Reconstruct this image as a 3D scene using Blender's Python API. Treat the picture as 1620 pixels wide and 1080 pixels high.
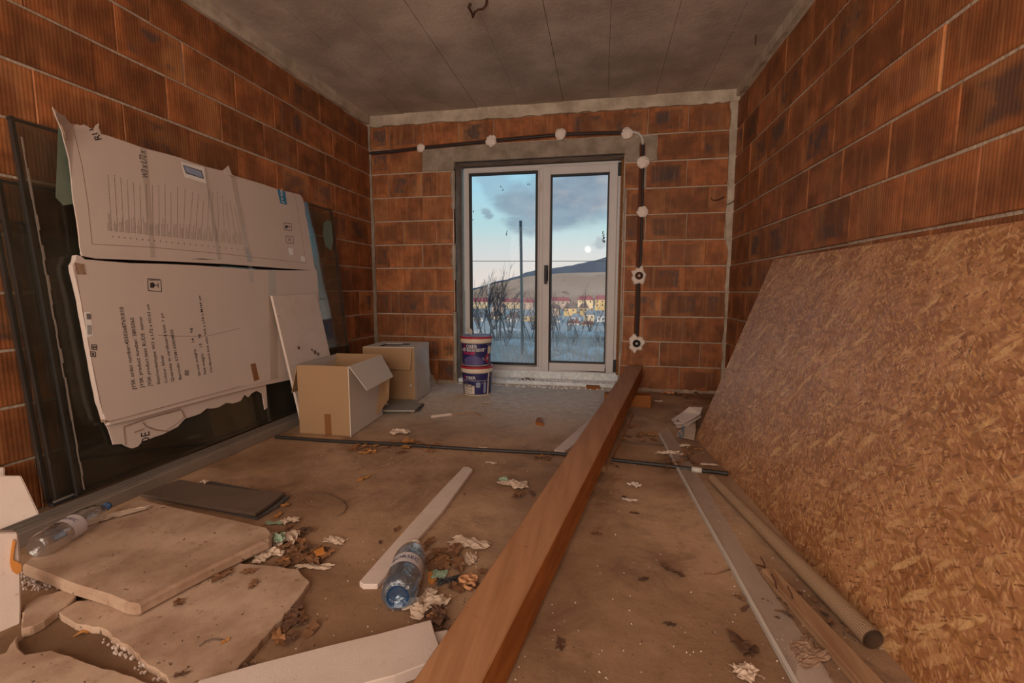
import bpy, bmesh, math, random
from mathutils import Vector as V, Matrix
from mathutils.geometry import tessellate_polygon
random.seed(7)
R_ = random.Random(11)
for o in list(bpy.data.objects): bpy.data.objects.remove(o)
S = bpy.context.scene
C = S.collection

# ------------------------------------------------------------------ camera
CAM = V((2.5008, -4.8156, 1.0153))
CR = V((.98198, .18895, .00139)); CU = V((-.02225, .10833, .99387)); CF = V((-.18764, .97599, -.11059)); FPX = 733.19
cd = bpy.data.cameras.new('camera'); cam = bpy.data.objects.new('camera', cd); C.objects.link(cam)
cd.sensor_width = 36; cd.lens = FPX/1620*36; cd.clip_end = 4000; cd.clip_start = .02
m = Matrix.Identity(4)
for i in range(3): m[i][0] = CR[i]; m[i][1] = CU[i]; m[i][2] = -CF[i]; m[i][3] = CAM[i]
cam.matrix_world = m; S.camera = cam

# ------------------------------------------------------------------ node helper
class NT:
    def __init__(s, t): s.t = t; s.n = t.nodes; s.l = t.links
    def new(s, ty, ins=None, **kw):
        n = s.n.new(ty)
        for k, v in kw.items(): setattr(n, k, v)
        for k, v in (ins or {}).items(): s.set(n.inputs[k], v)
        return n
    def set(s, sock, v):
        if isinstance(v, bpy.types.NodeSocket): s.l.new(v, sock)
        elif isinstance(v, bpy.types.Node): s.l.new(v.outputs[0], sock)
        else: sock.default_value = v
    def math(s, op, a, b=0., c=0., clamp=False):
        n = s.n.new('ShaderNodeMath'); n.operation = op; n.use_clamp = clamp
        s.set(n.inputs[0], a); s.set(n.inputs[1], b); s.set(n.inputs[2], c); return n.outputs[0]
    def vm(s, op, a, b=(0,0,0)):
        n = s.n.new('ShaderNodeVectorMath'); n.operation = op
        s.set(n.inputs[0], a); s.set(n.inputs[1], b); return n.outputs[0]
    def ss(s, x, a, b, lo=0., hi=1.):
        n = s.n.new('ShaderNodeMapRange'); n.interpolation_type = 'SMOOTHSTEP'
        s.set(n.inputs[0], x); s.set(n.inputs[1], a); s.set(n.inputs[2], b); s.set(n.inputs[3], lo); s.set(n.inputs[4], hi); return n.outputs[0]
    def mix(s, f, a, b, mode='MIX'):
        n = s.n.new('ShaderNodeMix'); n.data_type = 'RGBA'; n.blend_type = mode
        s.set(n.inputs[0], f); s.set(n.inputs[6], a); s.set(n.inputs[7], b); return n.outputs[2]
    def noise(s, vec, scale, det=3., rough=.5, dist=0.):
        n = s.n.new('ShaderNodeTexNoise'); s.set(n.inputs['Vector'], vec); s.set(n.inputs['Scale'], scale)
        s.set(n.inputs['Detail'], det); s.set(n.inputs['Roughness'], rough); s.set(n.inputs['Distortion'], dist); return n.outputs[0]
    def map(s, vec, loc=(0,0,0), rot=(0,0,0), sc=(1,1,1)):
        n = s.n.new('ShaderNodeMapping'); s.set(n.inputs[0], vec); s.set(n.inputs[1], loc); s.set(n.inputs[2], rot); s.set(n.inputs[3], sc); return n.outputs[0]
    def coord(s, k='Object'): return s.n.new('ShaderNodeTexCoord').outputs[k]
    def sep(s, v):
        n = s.n.new('ShaderNodeSeparateXYZ'); s.set(n.inputs[0], v); return n.outputs
def srgb(r, g, b):
    f = lambda c: (c/255/12.92 if c/255 <= .04045 else ((c/255+.055)/1.055)**2.4)
    return (f(r), f(g), f(b), 1)
def mat(name):
    m = bpy.data.materials.new(name); m.use_nodes = True; t = NT(m.node_tree)
    b = t.n['Principled BSDF']; return m, t, b
def simple(name, col, rough=.7, metal=0., nscale=12., namt=.18, bump=.0, bscale=60., spec=.5):
    m, t, b = mat(name); co = t.coord()
    n = t.noise(co, nscale, 4.)
    k = t.math('MULTIPLY_ADD', n, namt*2, 1-namt)
    c = t.mix(1., col, t.new('ShaderNodeCombineColor', {0: k, 1: k, 2: k}).outputs[0], 'MULTIPLY')
    t.set(b.inputs['Base Color'], c); b.inputs['Roughness'].default_value = rough; b.inputs['Metallic'].default_value = metal
    b.inputs['Specular IOR Level'].default_value = spec
    if bump:
        t.set(b.inputs['Normal'], t.new('ShaderNodeBump', {'Height': t.noise(co, bscale, 4.), 'Strength': bump, 'Distance': .01}))
    return m

# ------------------------------------------------------------------ world: evening sky with broken cloud
W = bpy.data.worlds.new('sky'); S.world = W; W.use_nodes = True
t = NT(W.node_tree); t.n.clear()
g = t.sep(t.coord('Generated'))
el = t.math('ARCSINE', g[2]); az = t.math('ARCTAN2', g[0], g[1])
rmp = t.new('ShaderNodeValToRGB', {0: t.ss(el, -.02, .75)})
rmp.color_ramp.interpolation = 'LINEAR'
cr = rmp.color_ramp.elements; cr[0].position = 0; cr[0].color = srgb(222, 208, 198); cr[1].position = 1; cr[1].color = srgb(96, 150, 190)
for p_, c_ in ((.035, srgb(208, 208, 206)), (.10, srgb(176, 208, 212)), (.22, srgb(158, 204, 222)), (.5, srgb(132, 186, 214))):
    e = cr.new(p_); e.color = c_
dirv = t.new('ShaderNodeCombineXYZ', {0: az, 1: t.math('MULTIPLY', el, 2.0), 2: 0.}).outputs[0]
wn = t.math('SUBTRACT', t.noise(dirv, 7., 5., .6), .5)
wn2 = t.math('SUBTRACT', t.noise(t.vm('ADD', dirv, (5, 3, 0)), 3.2, 4., .6), .5)
mask = None; sunny = None
def azel(px, py):
    d = CF + CR*(px-810)/FPX - CU*(py-540)/FPX; d.normalize()
    return math.atan2(d.x, d.y), math.asin(d.z)
# cloud banks: centre, half sizes (radians), density
for (px, py, wa, we, dn) in ((915, 300, .125, .075, 1.), (880, 335, .10, .035, .9), (830, 312, .075, .045, .85), (835, 348, .06, .026, .8),
                             (762, 338, .018, .014, .75), (790, 285, .05, .03, .4), (952, 383, .022, .012, .6), (1250, 210, .30, .08, .9), (520, 250, .26, .09, .8), (900, 120, .5, .12, .75), (200, 330, .22, .05, .7), (1500, 340, .3, .05, .6)):
    a0, e0 = azel(px, py)
    if px > 1100 or px < 600 or py < 200: a0, e0 = azel(px, py)
    dx = t.math('DIVIDE', t.math('SUBTRACT', t.math('MULTIPLY_ADD', wn, .17, az), a0), wa)
    dy = t.math('DIVIDE', t.math('SUBTRACT', t.math('MULTIPLY_ADD', wn2, .11, el), e0), we)
    r = t.math('SQRT', t.math('ADD', t.math('MULTIPLY', dx, dx), t.math('MULTIPLY', dy, dy)))
    k = t.math('MULTIPLY', t.ss(r, .45, 1.15, 1., 0.), dn)
    mask = k if mask is None else t.math('MAXIMUM', mask, k)
far = t.math('MULTIPLY', t.ss(t.noise(t.vm('ADD', dirv, (9, 1, 0)), 2.2, 6., .6), .5, .68), t.ss(el, .42, .6, 0., .8))
mask = t.math('MAXIMUM', mask, far)
edge = t.ss(t.math('ADD', t.math('MULTIPLY', wn, 1.2), t.math('MULTIPLY_ADD', az, 1.2, .12)), -.05, .5)
ccol = t.mix(edge, srgb(126, 146, 164), srgb(206, 190, 178))
ccol = t.mix(t.ss(t.noise(dirv, 12., 4.), .35, .7, 0., .45), ccol, srgb(158, 174, 186))
col = t.mix(mask, rmp.outputs[0], ccol)
bg = t.new('ShaderNodeBackground', {0: col, 1: 1.12})
t.l.new(bg.outputs[0], t.new('ShaderNodeOutputWorld').inputs[0])

# ------------------------------------------------------------------ lights
def light(name, kind, loc, col, power, **kw):
    d = bpy.data.lights.new(name, kind); d.energy = power; d.color = col
    for k, v in kw.items(): setattr(d, k, v)
    o = bpy.data.objects.new(name, d); C.objects.link(o); o.location = loc; return o
# the photographer's lamp beside the camera, an added area fill behind it, the low sun on the town
light('flash_lamp', 'POINT', (2.19, -4.95, 1.88), (1., .86, .72), 15, shadow_soft_size=.06)
fill = light('added_fill', 'AREA', (1.8, -6.9, 1.45), (1., .86, .72), 136, shape='RECTANGLE', size=3.4, size_y=2.5)
fill.rotation_euler = (math.radians(99), 0, 0)
sun = light('sun', 'SUN', (0, 0, 20), (1., .78, .55), 2.6, angle=.01)
sun.rotation_euler = V((.35, 1., -.2)).to_track_quat('-Z', 'Y').to_euler()
S.view_settings.view_transform = 'Standard'; S.view_settings.look = 'None'
S.view_settings.exposure = 0; S.view_settings.gamma = 1; S.view_settings.use_curve_mapping = False

# ------------------------------------------------------------------ measuring and mesh helpers
XL = lambda y: .0114*y              # the side walls are a touch out of square
XR = lambda y: 3.708-.0093*y
H = 2.861
def on(px, py, p0=(0,0,0), n=(0,0,1)):
    """point of a real plane (default the floor) measured from the photograph"""
    d = CF + CR*(px-810)/FPX - CU*(py-540)/FPX
    p0 = V(p0); n = V(n); return CAM + d*((p0-CAM).dot(n)/d.dot(n))
def fl(px, py, z=0.): return on(px, py, (0, 0, z))
class MB:
    def __init__(s): s.v = []; s.f = []
    def add(s, vs, fs):
        k = len(s.v); s.v += [V(a) for a in vs]; s.f += [tuple(i+k for i in f) for f in fs]; return s
    def hexa(s, p):     # 8 points: bottom 4 ccw, top 4 ccw
        return s.add(p, [(3,2,1,0),(4,5,6,7),(0,1,5,4),(1,2,6,5),(2,3,7,6),(3,0,4,7)])
    def box(s, a, b):
        (x0,y0,z0),(x1,y1,z1) = a, b
        return s.hexa([(x0,y0,z0),(x1,y0,z0),(x1,y1,z0),(x0,y1,z0),(x0,y0,z1),(x1,y0,z1),(x1,y1,z1),(x0,y1,z1)])
    def obox(s, o, u, v, w):
        o, u, v, w = V(o), V(u), V(v), V(w)
        if u.cross(v).dot(w) < 0: u, v = v, u
        return s.hexa([o, o+u, o+u+v, o+v, o+w, o+u+w, o+u+v+w, o+v+w])
    def tube(s, pts, r, n=8, cap=True, r2=None):
        pts = [V(p) for p in pts]; k = len(s.v); L = len(pts); a = None
        for i, p in enumerate(pts):
            d = (pts[min(i+1, L-1)]-pts[max(i-1, 0)]).normalized()
            if a is None: a = d.orthogonal().normalized()
            a = (a - d*a.dot(d)).normalized(); b = d.cross(a)
            rr = r if r2 is None else r+(r2-r)*i/(L-1)
            if isinstance(r, (list, tuple)): rr = r[i]
            for j in range(n):
                q = 2*math.pi*j/n; s.v.append(p+(a*math.cos(q)+b*math.sin(q))*rr)
        for i in range(L-1):
            for j in range(n):
                s.f.append((k+i*n+j, k+i*n+(j+1)%n, k+(i+1)*n+(j+1)%n, k+(i+1)*n+j))
        if cap: s.f.append(tuple(k+j for j in reversed(range(n)))); s.f.append(tuple(k+(L-1)*n+j for j in range(n)))
        return s
    def lathe(s, prof, n=32, a0=0, a1=2*math.pi, M=None):
        k = len(s.v); full = abs(a1-a0-2*math.pi) < 1e-6; c = n if full else n+1
        for (r, z) in prof:
            for j in range(c):
                q = a0+(a1-a0)*j/n; p = V((r*math.cos(q), r*math.sin(q), z)); s.v.append(M @ p if M else p)
        for i in range(len(prof)-1):
            for j in range(n):
                j2 = (j+1) % c; s.f.append((k+i*c+j, k+i*c+j2, k+(i+1)*c+j2, k+(i+1)*c+j))
        return s
    def prism(s, pts, off, extra=None):
        """solid plate from an outline; off = thickness vector"""
        pts = [V(p) for p in pts]; off = V(off); n = len(pts)
        tr = tessellate_polygon([pts])
        up = sum(((pts[b]-pts[a]).cross(pts[c]-pts[a]).dot(off) for a, b, c in tr))
        k = len(s.v); s.v += pts + [p+off for p in pts]
        def tri(a, b, c, top):
            ccw = (pts[b]-pts[a]).cross(pts[c]-pts[a]).dot(off) > 0
            if ccw != top: b, c = c, b
            d = n if top else 0; s.f.append((k+a+d, k+b+d, k+c+d))
        for a, b, c in tr: tri(a, b, c, True); tri(a, b, c, False)
        area = sum((pts[i].cross(pts[(i+1) % n]) for i in range(n)), V((0,0,0))).dot(off)
        for i in range(n):
            j = (i+1) % n
            s.f.append((k+i, k+j, k+n+j, k+n+i) if area > 0 else (k+j, k+i, k+n+i, k+n+j))
        return s
    def mesh(s, name, m=None, smooth=False):
        me = bpy.data.meshes.new(name); me.from_pydata([tuple(v) for v in s.v], [], s.f); me.update()
        if m: me.materials.append(m)
        if smooth: me.polygons.foreach_set('use_smooth', [True]*len(me.polygons))
        return me
    def build(s, name, m, parent=None, smooth=False, bevel=0, seg=1):
        me = s.mesh(name, m, smooth)
        if bevel:
            bm = bmesh.new(); bm.from_mesh(me); bmesh.ops.remove_doubles(bm, verts=bm.verts, dist=1e-5)
            ed = [e for e in bm.edges if len(e.link_faces) == 2 and e.calc_face_angle() > .5]
            bmesh.ops.bevel(bm, geom=ed, offset=bevel, segments=seg, affect='EDGES'); bm.to_mesh(me); bm.free()
        o = bpy.data.objects.new(name, me); C.objects.link(o)
        if parent: o.parent = parent
        return o
def tag(o, label=None, cat=None, group=None, kind=None):
    for k, v in (('label', label), ('category', cat), ('group', group), ('kind', kind)):
        if v: o[k] = v
    return o
def empty(name, loc=(0,0,0), label=None, cat=None, group=None, kind=None):
    """thing root at its base; parts are given in world coordinates, so undo the offset for them"""
    o = bpy.data.objects.new(name, None); C.objects.link(o); o.location = loc; o.empty_display_size = .05
    return tag(o, label, cat, group, kind)
def recentre(o):
    """origin to the bounding-box middle so object-space textures and the object's place make sense"""
    me = o.data; n = len(me.vertices); co = [v.co.copy() for v in me.vertices]
    mn = V([min(c[i] for c in co) for i in range(3)]); mx = V([max(c[i] for c in co) for i in range(3)])
    c = V(((mn.x+mx.x)/2, (mn.y+mx.y)/2, mn.z)); me.transform(Matrix.Translation(-c)); o.location = c; return o
def settle(root):
    """move an Empty at the origin to the base of its parts"""
    mn = V((1e9,)*3); mx = V((-1e9,)*3)
    for ch in root.children:
        if ch.type == 'MESH':
            for v in ch.data.vertices:
                for i in range(3): mn[i] = min(mn[i], v.co[i]); mx[i] = max(mx[i], v.co[i])
    c = V(((mn.x+mx.x)/2, (mn.y+mx.y)/2, mn.z)); root.location = c
    for ch in root.children: ch.location = ch.location - c
    return root
def text_mesh(s, font_scale=1.):
    cu = bpy.data.curves.new('txt', 'FONT'); cu.body = s; cu.resolution_u = 2; cu.offset = .007
    o = bpy.data.objects.new('txt', cu); me = o.to_mesh()
    vs = [v.co.copy() for v in me.vertices]; fs = [tuple(p.vertices) for p in me.polygons]
    o.to_mesh_clear(); bpy.data.objects.remove(o); bpy.data.curves.remove(cu); return vs, fs
def text_fit(s, a, b, n, hgt=None, off=.0012):
    """text with its baseline from a to b (world) on a surface with normal n"""
    a, b, n = V(a), V(b), V(n).normalized(); vs, fs = text_mesh(s)
    x0 = min(v.x for v in vs); x1 = max(v.x for v in vs); L = (b-a).length; k = L/(x1-x0)
    u = (b-a).normalized(); up = n.cross(u); ky = k if hgt is None else hgt/.7
    mb = MB(); mb.add([a+u*((v.x-x0)*k)+up*(v.y*ky)+n*off for v in vs], fs); return mb

# ------------------------------------------------------------------ materials
def brick_mat(name, base, dark, lite, gray):
    m, t, b = mat(name); co = t.coord(); ge = t.sep(t.coord('Generated')); oi = t.new('ShaderNodeObjectInfo').outputs['Random']
    off = t.new('ShaderNodeCombineXYZ', {0: t.math('MULTIPLY', oi, 37.), 1: t.math('MULTIPLY', oi, 91.), 2: t.math('MULTIPLY', oi, 17.)}).outputs[0]
    p = t.vm('ADD', co, off); s = t.sep(co)
    n1 = t.noise(p, 7., 4., .6); n2 = t.noise(t.map(p, sc=(30, 1, 3)), 1., 3.); n3 = t.noise(p, 3., 2.)
    gx = t.math('ABSOLUTE', t.math('SUBTRACT', ge[0], .5)); gz = t.math('ABSOLUTE', t.math('SUBTRACT', ge[2], .5))
    d = t.math('ADD', t.math('MAXIMUM', gx, t.math('MULTIPLY', gz, 1.0)), t.math('MULTIPLY', t.math('SUBTRACT', n1, .5), .30))
    inner = t.ss(d, .28, .44, 1., 0.)
    r2 = t.math('FRACT', t.math('MULTIPLY', oi, 7.31)); r3 = t.math('FRACT', t.math('MULTIPLY', oi, 13.77))
    c = t.mix(t.ss(n1, .3, .75), dark, base)
    c = t.mix(t.math('MULTIPLY', t.ss(n3, .45, .7), t.math('MULTIPLY', r3, .7)), c, lite)
    c = t.mix(t.math('MULTIPLY', inner, t.ss(r2, .25, .9, .05, .55)), c, dark)
    c = t.mix(t.math('MULTIPLY', t.math('MULTIPLY', inner, t.ss(r3, .35, .85)), t.ss(n1, .42, .60, 0., .85)), c, gray)
    c = t.mix(t.math('MULTIPLY', t.ss(n2, .5, .68), .28), c, lite)
    # dust and mortar smears
    c = t.mix(t.ss(t.noise(p, 16., 5., .7), .64, .78, 0., .3), c, srgb(176, 140, 118))
    hv = t.new('ShaderNodeHueSaturation', {'Value': t.math('MULTIPLY_ADD', oi, .5, .74), 'Color': c})
    rid = t.math('SINE', t.math('MULTIPLY', s[0], 2*math.pi/.0165))
    c2 = t.mix(t.ss(rid, -.2, .9, .17, 0.), hv.outputs[0], t.mix(.5, dark, (0, 0, 0, 1)))
    t.set(b.inputs['Base Color'], c2); b.inputs['Roughness'].default_value = .62; b.inputs['Specular IOR Level'].default_value = .35
    h = t.math('ADD', t.math('MULTIPLY', t.ss(rid, -.6, .6), .35), t.math('MULTIPLY', t.noise(p, 40., 4.), .5))
    t.set(b.inputs['Normal'], t.new('ShaderNodeBump', {'Height': h, 'Strength': .35, 'Distance': .005})); return m
M = {}
M['brick'] = brick_mat('fired_clay', srgb(182, 108, 62), srgb(120, 72, 42), srgb(198, 138, 88), srgb(74, 66, 66))
M['cut_brick'] = brick_mat('cut_clay', srgb(196, 132, 84), srgb(160, 98, 56), srgb(214, 160, 110), srgb(90, 60, 40))
M['mortar'] = simple('mortar', srgb(184, 166, 148), .95, nscale=9, namt=.35, bump=.8, bscale=45, spec=.1)
def concrete_mat(name, base, dark, sc, lines=False):
    m, t, b = mat(name); co = t.coord(); n = t.noise(co, sc, 6., .65); n2 = t.noise(t.map(co, sc=(3, .5, 3)), sc*1.6, 5., .7)
    c = t.mix(t.ss(n, .32, .7), dark, base); c = t.mix(t.ss(n2, .55, .75, 0., .45), c, dark)
    sp = t.noise(co, 90., 2.); c = t.mix(t.ss(sp, .68, .74, 0., .5), c, srgb(40, 34, 30))
    t.set(b.inputs['Base Color'], c); b.inputs['Roughness'].default_value = .9; b.inputs['Specular IOR Level'].default_value = .2
    t.set(b.inputs['Normal'], t.new('ShaderNodeBump', {'Height': t.noise(co, 35., 5.), 'Strength': .35, 'Distance': .006})); return m
M['ceiling'] = concrete_mat('ceiling_concrete', srgb(206, 192, 178), srgb(166, 152, 140), 1.6)
M['beam_concrete'] = concrete_mat('ring_beam_concrete', srgb(206, 190, 172), srgb(166, 150, 132), 5)
M['lintel'] = concrete_mat('lintel_concrete', srgb(166, 150, 136), srgb(132, 118, 104), 6)
def floor_mat():
    m, t, b = mat('dusty_floor'); co = t.coord('Generated'); co = t.coord()
    s = t.sep(co)
    n = t.noise(co, 1.3, 6., .62); n2 = t.noise(co, 3.0, 6., .7, .4); n3 = t.noise(co, 14., 5., .7)
    c = t.mix(t.ss(n, .35, .65), srgb(142, 110, 84), srgb(184, 150, 120))
    c = t.mix(t.ss(n2, .48, .68, 0., .7), c, srgb(118, 88, 68))
    c = t.mix(t.ss(n3, .55, .75, 0., .35), c, srgb(96, 74, 58))
    # paler cement dust by the balcony door, window light painted in with it
    dust_daylight = t.math('MULTIPLY', t.ss(t.math('ADD', s[1], t.math('MULTIPLY', n2, .8)), -1.6, -.3), t.ss(s[0], 3.1, 2.4))
    c = t.mix(t.math('MULTIPLY', dust_daylight, t.ss(n3, .3, .65, .55, .95)), c, srgb(222, 210, 194))
    slab_shade_stain = t.new('ShaderNodeVectorMath', {0: t.map(co, sc=(1, 1.6, 0)), 1: (1.02, -6.22, 0)}, operation='DISTANCE').outputs['Value']  # dirt stain between the foam slabs, their shade painted in with it
    c = t.mix(t.ss(t.math('MULTIPLY_ADD', n2, .3, slab_shade_stain), .62, .28, 0., .75), c, srgb(84, 58, 36))
    c = t.mix(t.ss(t.noise(co, 60., 3.), .66, .74, 0., .45), c, srgb(70, 52, 40))
    t.set(b.inputs['Base Color'], c); b.inputs['Roughness'].default_value = .8; b.inputs['Specular IOR Level'].default_value = .3
    t.set(b.inputs['Normal'], t.new('ShaderNodeBump', {'Height': t.math('ADD', t.noise(co, 25., 6., .7), t.math('MULTIPLY', n2, 1.5)), 'Strength': .35, 'Distance': .008})); return m
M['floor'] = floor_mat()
def osb_mat():
    m, t, b = mat('strand_board'); co = t.coord(); c = None
    base = t.mix(t.ss(t.noise(co, 5., 4.), .3, .7), srgb(150, 98, 62), srgb(184, 130, 90))
    c = base; hts = []
    for i, (ang, sc, cl) in enumerate(((.3, 1., (212, 162, 114)), (1.35, .8, (142, 92, 54)), (-.5, 1.5, (196, 146, 92)), (2.2, 1.2, (134, 86, 48)), (.9, .55, (216, 172, 120)), (-1.1, 1.3, (166, 112, 70)), (1.8, 2.2, (214, 166, 120)), (.6, 2.4, (120, 76, 44)), (2.5, 2.6, (210, 162, 116)), (.0, .8, (146, 98, 56)), (2.7, 1.8, (186, 136, 84)))):
        warp = t.vm('MULTIPLY', t.vm('SUBTRACT', t.new('ShaderNodeTexNoise', {'Vector': co, 'Scale': 14., 'Detail': 4.}).outputs[1], (.5, .5, .5)), (.022, 0, .022))
        mp = t.map(t.map(t.vm('ADD', co, warp), loc=(i*3.1, 0, i*1.7), rot=(0, ang, 0)), sc=(14*sc, .001, 62*sc))
        vo = t.new('ShaderNodeTexVoronoi', {'Vector': mp, 'Scale': 1.}, feature='F1')
        sel = t.sep(vo.outputs['Color'])
        k = t.math('MULTIPLY', t.ss(sel[0], .62, .66), t.ss(vo.outputs['Distance'], .55, .35))
        c = t.mix(t.math('MULTIPLY', k, t.math('MULTIPLY_ADD', sel[1], .55, .3)), c, srgb(*cl)); hts.append(k)
    gr = t.noise(t.map(co, sc=(40, 1, 160)), 1., 3.); c = t.mix(t.ss(gr, .5, .8, 0., .4), c, srgb(120, 74, 36))
    spk = t.noise(co, 38., 3., .7); c = t.mix(t.ss(spk, .66, .72, 0., .8), c, srgb(70, 42, 22))
    t.set(b.inputs['Base Color'], c); b.inputs['Specular IOR Level'].default_value = .75
    t.set(b.inputs['Roughness'], t.math('MULTIPLY_ADD', t.noise(co, 12., 3.), .3, .30))
    h = t.math('ADD', t.math('ADD', hts[0], hts[1]), t.math('ADD', hts[2], t.math('MULTIPLY', gr, .5)))
    t.set(b.inputs['Normal'], t.new('ShaderNodeBump', {'Height': h, 'Strength': .3, 'Distance': .003})); return m
M['osb'] = osb_mat()
def wood_mat(name, a, d, axis=1):
    m, t, b = mat(name); co = t.coord(); sc = [26, 26, 26]; sc[axis] = 1.6
    n = t.noise(t.map(co, sc=tuple(sc)), 1., 5., .6, .4); n2 = t.noise(co, 3., 4.)
    c = t.mix(t.ss(n, .3, .7), d, a); c = t.mix(t.ss(n2, .5, .75, 0., .35), c, d)
    c = t.mix(t.ss(t.noise(co, 45., 3.), .68, .74, 0., .5), c, srgb(92, 60, 38))
    t.set(b.inputs['Base Color'], c); b.inputs['Roughness'].default_value = .7; b.inputs['Specular IOR Level'].default_value = .3
    t.set(b.inputs['Normal'], t.new('ShaderNodeBump', {'Height': n, 'Strength': .25, 'Distance': .003})); return m
M['timber'] = wood_mat('timber', srgb(172, 124, 88), srgb(152, 106, 72))
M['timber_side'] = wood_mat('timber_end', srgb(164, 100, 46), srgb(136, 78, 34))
M['lath'] = wood_mat('grey_lath', srgb(178, 142, 110), srgb(140, 104, 76))
M['card'] = simple('white_faced_card', srgb(204, 186, 176), .8, nscale=2.5, namt=.10, bump=.08, bscale=20)
M['card_edge'] = simple('torn_card', srgb(150, 120, 98), .9, nscale=30, namt=.25, bump=.4)
M['kraft'] = simple('kraft_card', srgb(162, 128, 94), .8, nscale=3, namt=.08, bump=.05, bscale=14)
M['kraft_pale_daylit'] = simple('pale_daylit_card', srgb(208, 196, 184), .8, nscale=3, namt=.08, bump=.05, bscale=14)  # window daylight painted into box sides and flaps; also plain pale panels
M['tape'] = simple('brown_tape', srgb(132, 88, 52), .35, nscale=8, namt=.08)
M['ink'] = simple('ink', srgb(50, 42, 40), .7, namt=.05)
M['ink_soft'] = simple('faint_ink', srgb(112, 92, 80), .8, namt=.05)
M['ink_line'] = simple('red_brown_ink', srgb(110, 74, 60), .8, namt=.05)
M['logo_blue'] = simple('blue_print', srgb(46, 122, 158), .6, namt=.08)
M['sky_blue_print'] = simple('label_blue', srgb(146, 156, 184), .6, namt=.12)
M['white'] = simple('white_print', srgb(232, 226, 222), .6, namt=.04)
def foam_mat(name, col, dirt, amt):
    m, t, b = mat(name); co = t.coord(); vo = t.new('ShaderNodeTexVoronoi', {'Vector': co, 'Scale': 230.}).outputs[0]
    n = t.noise(co, 4., 5., .65); n2 = t.noise(co, 22., 5., .7)
    c = t.mix(t.ss(n, .35, .75, 0., amt), col, dirt); c = t.mix(t.ss(n2, .58, .74, 0., amt*.9), c, dirt)
    c = t.mix(t.ss(t.noise(co, 55., 2.), .68, .73, 0., amt), c, srgb(84, 60, 46))
    t.set(b.inputs['Base Color'], c); b.inputs['Roughness'].default_value = .75; b.inputs['Specular IOR Level'].default_value = .25
    t.set(b.inputs['Normal'], t.new('ShaderNodeBump', {'Height': t.math('ADD', t.math('MULTIPLY', vo, .6), n2), 'Strength': .16, 'Distance': .002})); return m
M['foam'] = foam_mat('clean_polystyrene', srgb(212, 194, 184), srgb(176, 150, 132), .3)
M['foam_dirty'] = foam_mat('dusty_polystyrene', srgb(192, 164, 142), srgb(140, 108, 86), .85)
M['alu'] = simple('aluminium', srgb(176, 168, 162), .42, .55, nscale=6, namt=.12)
M['rail'] = simple('rail_aluminium', srgb(150, 138, 128), .5, .4, nscale=8, namt=.2)
M['frame'] = simple('door_frame_plastic', srgb(206, 200, 200), .5, nscale=7, namt=.08)
M['gasket'] = simple('black_rubber', srgb(34, 32, 34), .6, namt=.1)
M['steel'] = simple('dark_steel', srgb(70, 66, 66), .4, .6)
M['rust'] = simple('rusty_steel', srgb(76, 44, 30), .8, .3)
M['black'] = simple('black_plastic', srgb(44, 38, 36), .55, nscale=30, namt=.25)
M['pvc'] = simple('grey_conduit', srgb(196, 188, 180), .5)
M['plaster'] = simple('gypsum', srgb(240, 224, 214), .9, nscale=20, namt=.10, bump=.8, bscale=90)
M['pu'] = simple('expanding_foam', srgb(150, 92, 40), .8, nscale=25, namt=.3, bump=1., bscale=60)
M['frost'] = simple('frost_dust', srgb(232, 238, 242), .85, nscale=26, namt=.35, bump=.8, bscale=70)
M['slate'] = simple('dark_board', srgb(98, 80, 68), .75, nscale=6, namt=.35, bump=.3, bscale=30)
M['slate_edge'] = simple('grey_board', srgb(86, 78, 74), .8, nscale=9, namt=.3)
M['grey_tile'] = simple('grey_tile', srgb(146, 138, 128), .6, nscale=8, namt=.15)
M['paper'] = simple('crumpled_paper', srgb(196, 172, 152), .8, nscale=14, namt=.14, bump=.3, bscale=50)
M['paper_green'] = simple('green_print_paper', srgb(140, 158, 136), .7, nscale=12, namt=.2)
M['orange'] = simple('orange_scrap', srgb(204, 132, 60), .7, nscale=12, namt=.2)
M['peel'] = simple('hardened_foam_scrap', srgb(196, 142, 100), .7, nscale=25, namt=.2, bump=.6)
for i, c_ in enumerate(((124, 86, 58), (150, 104, 66), (98, 68, 50), (180, 124, 66), (84, 62, 48))):
    M['leaf%d' % i] = simple('dry_leaf_%d' % i, srgb(*c_), .75, nscale=24, namt=.3, bump=.3)
M['bucket'] = simple('bucket_plastic', srgb(222, 206, 186), .4, nscale=6, namt=.06)
M['navy'] = simple('navy_label', srgb(44, 40, 92), .4, nscale=8, namt=.12)
M['navy_lite'] = simple('label_picture', srgb(92, 84, 138), .45, nscale=25, namt=.4)
M['crimson'] = simple('crimson_lid', srgb(176, 40, 62), .4, nscale=8, namt=.12)
M['pink'] = simple('pink_print', srgb(216, 40, 96), .5)
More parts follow.
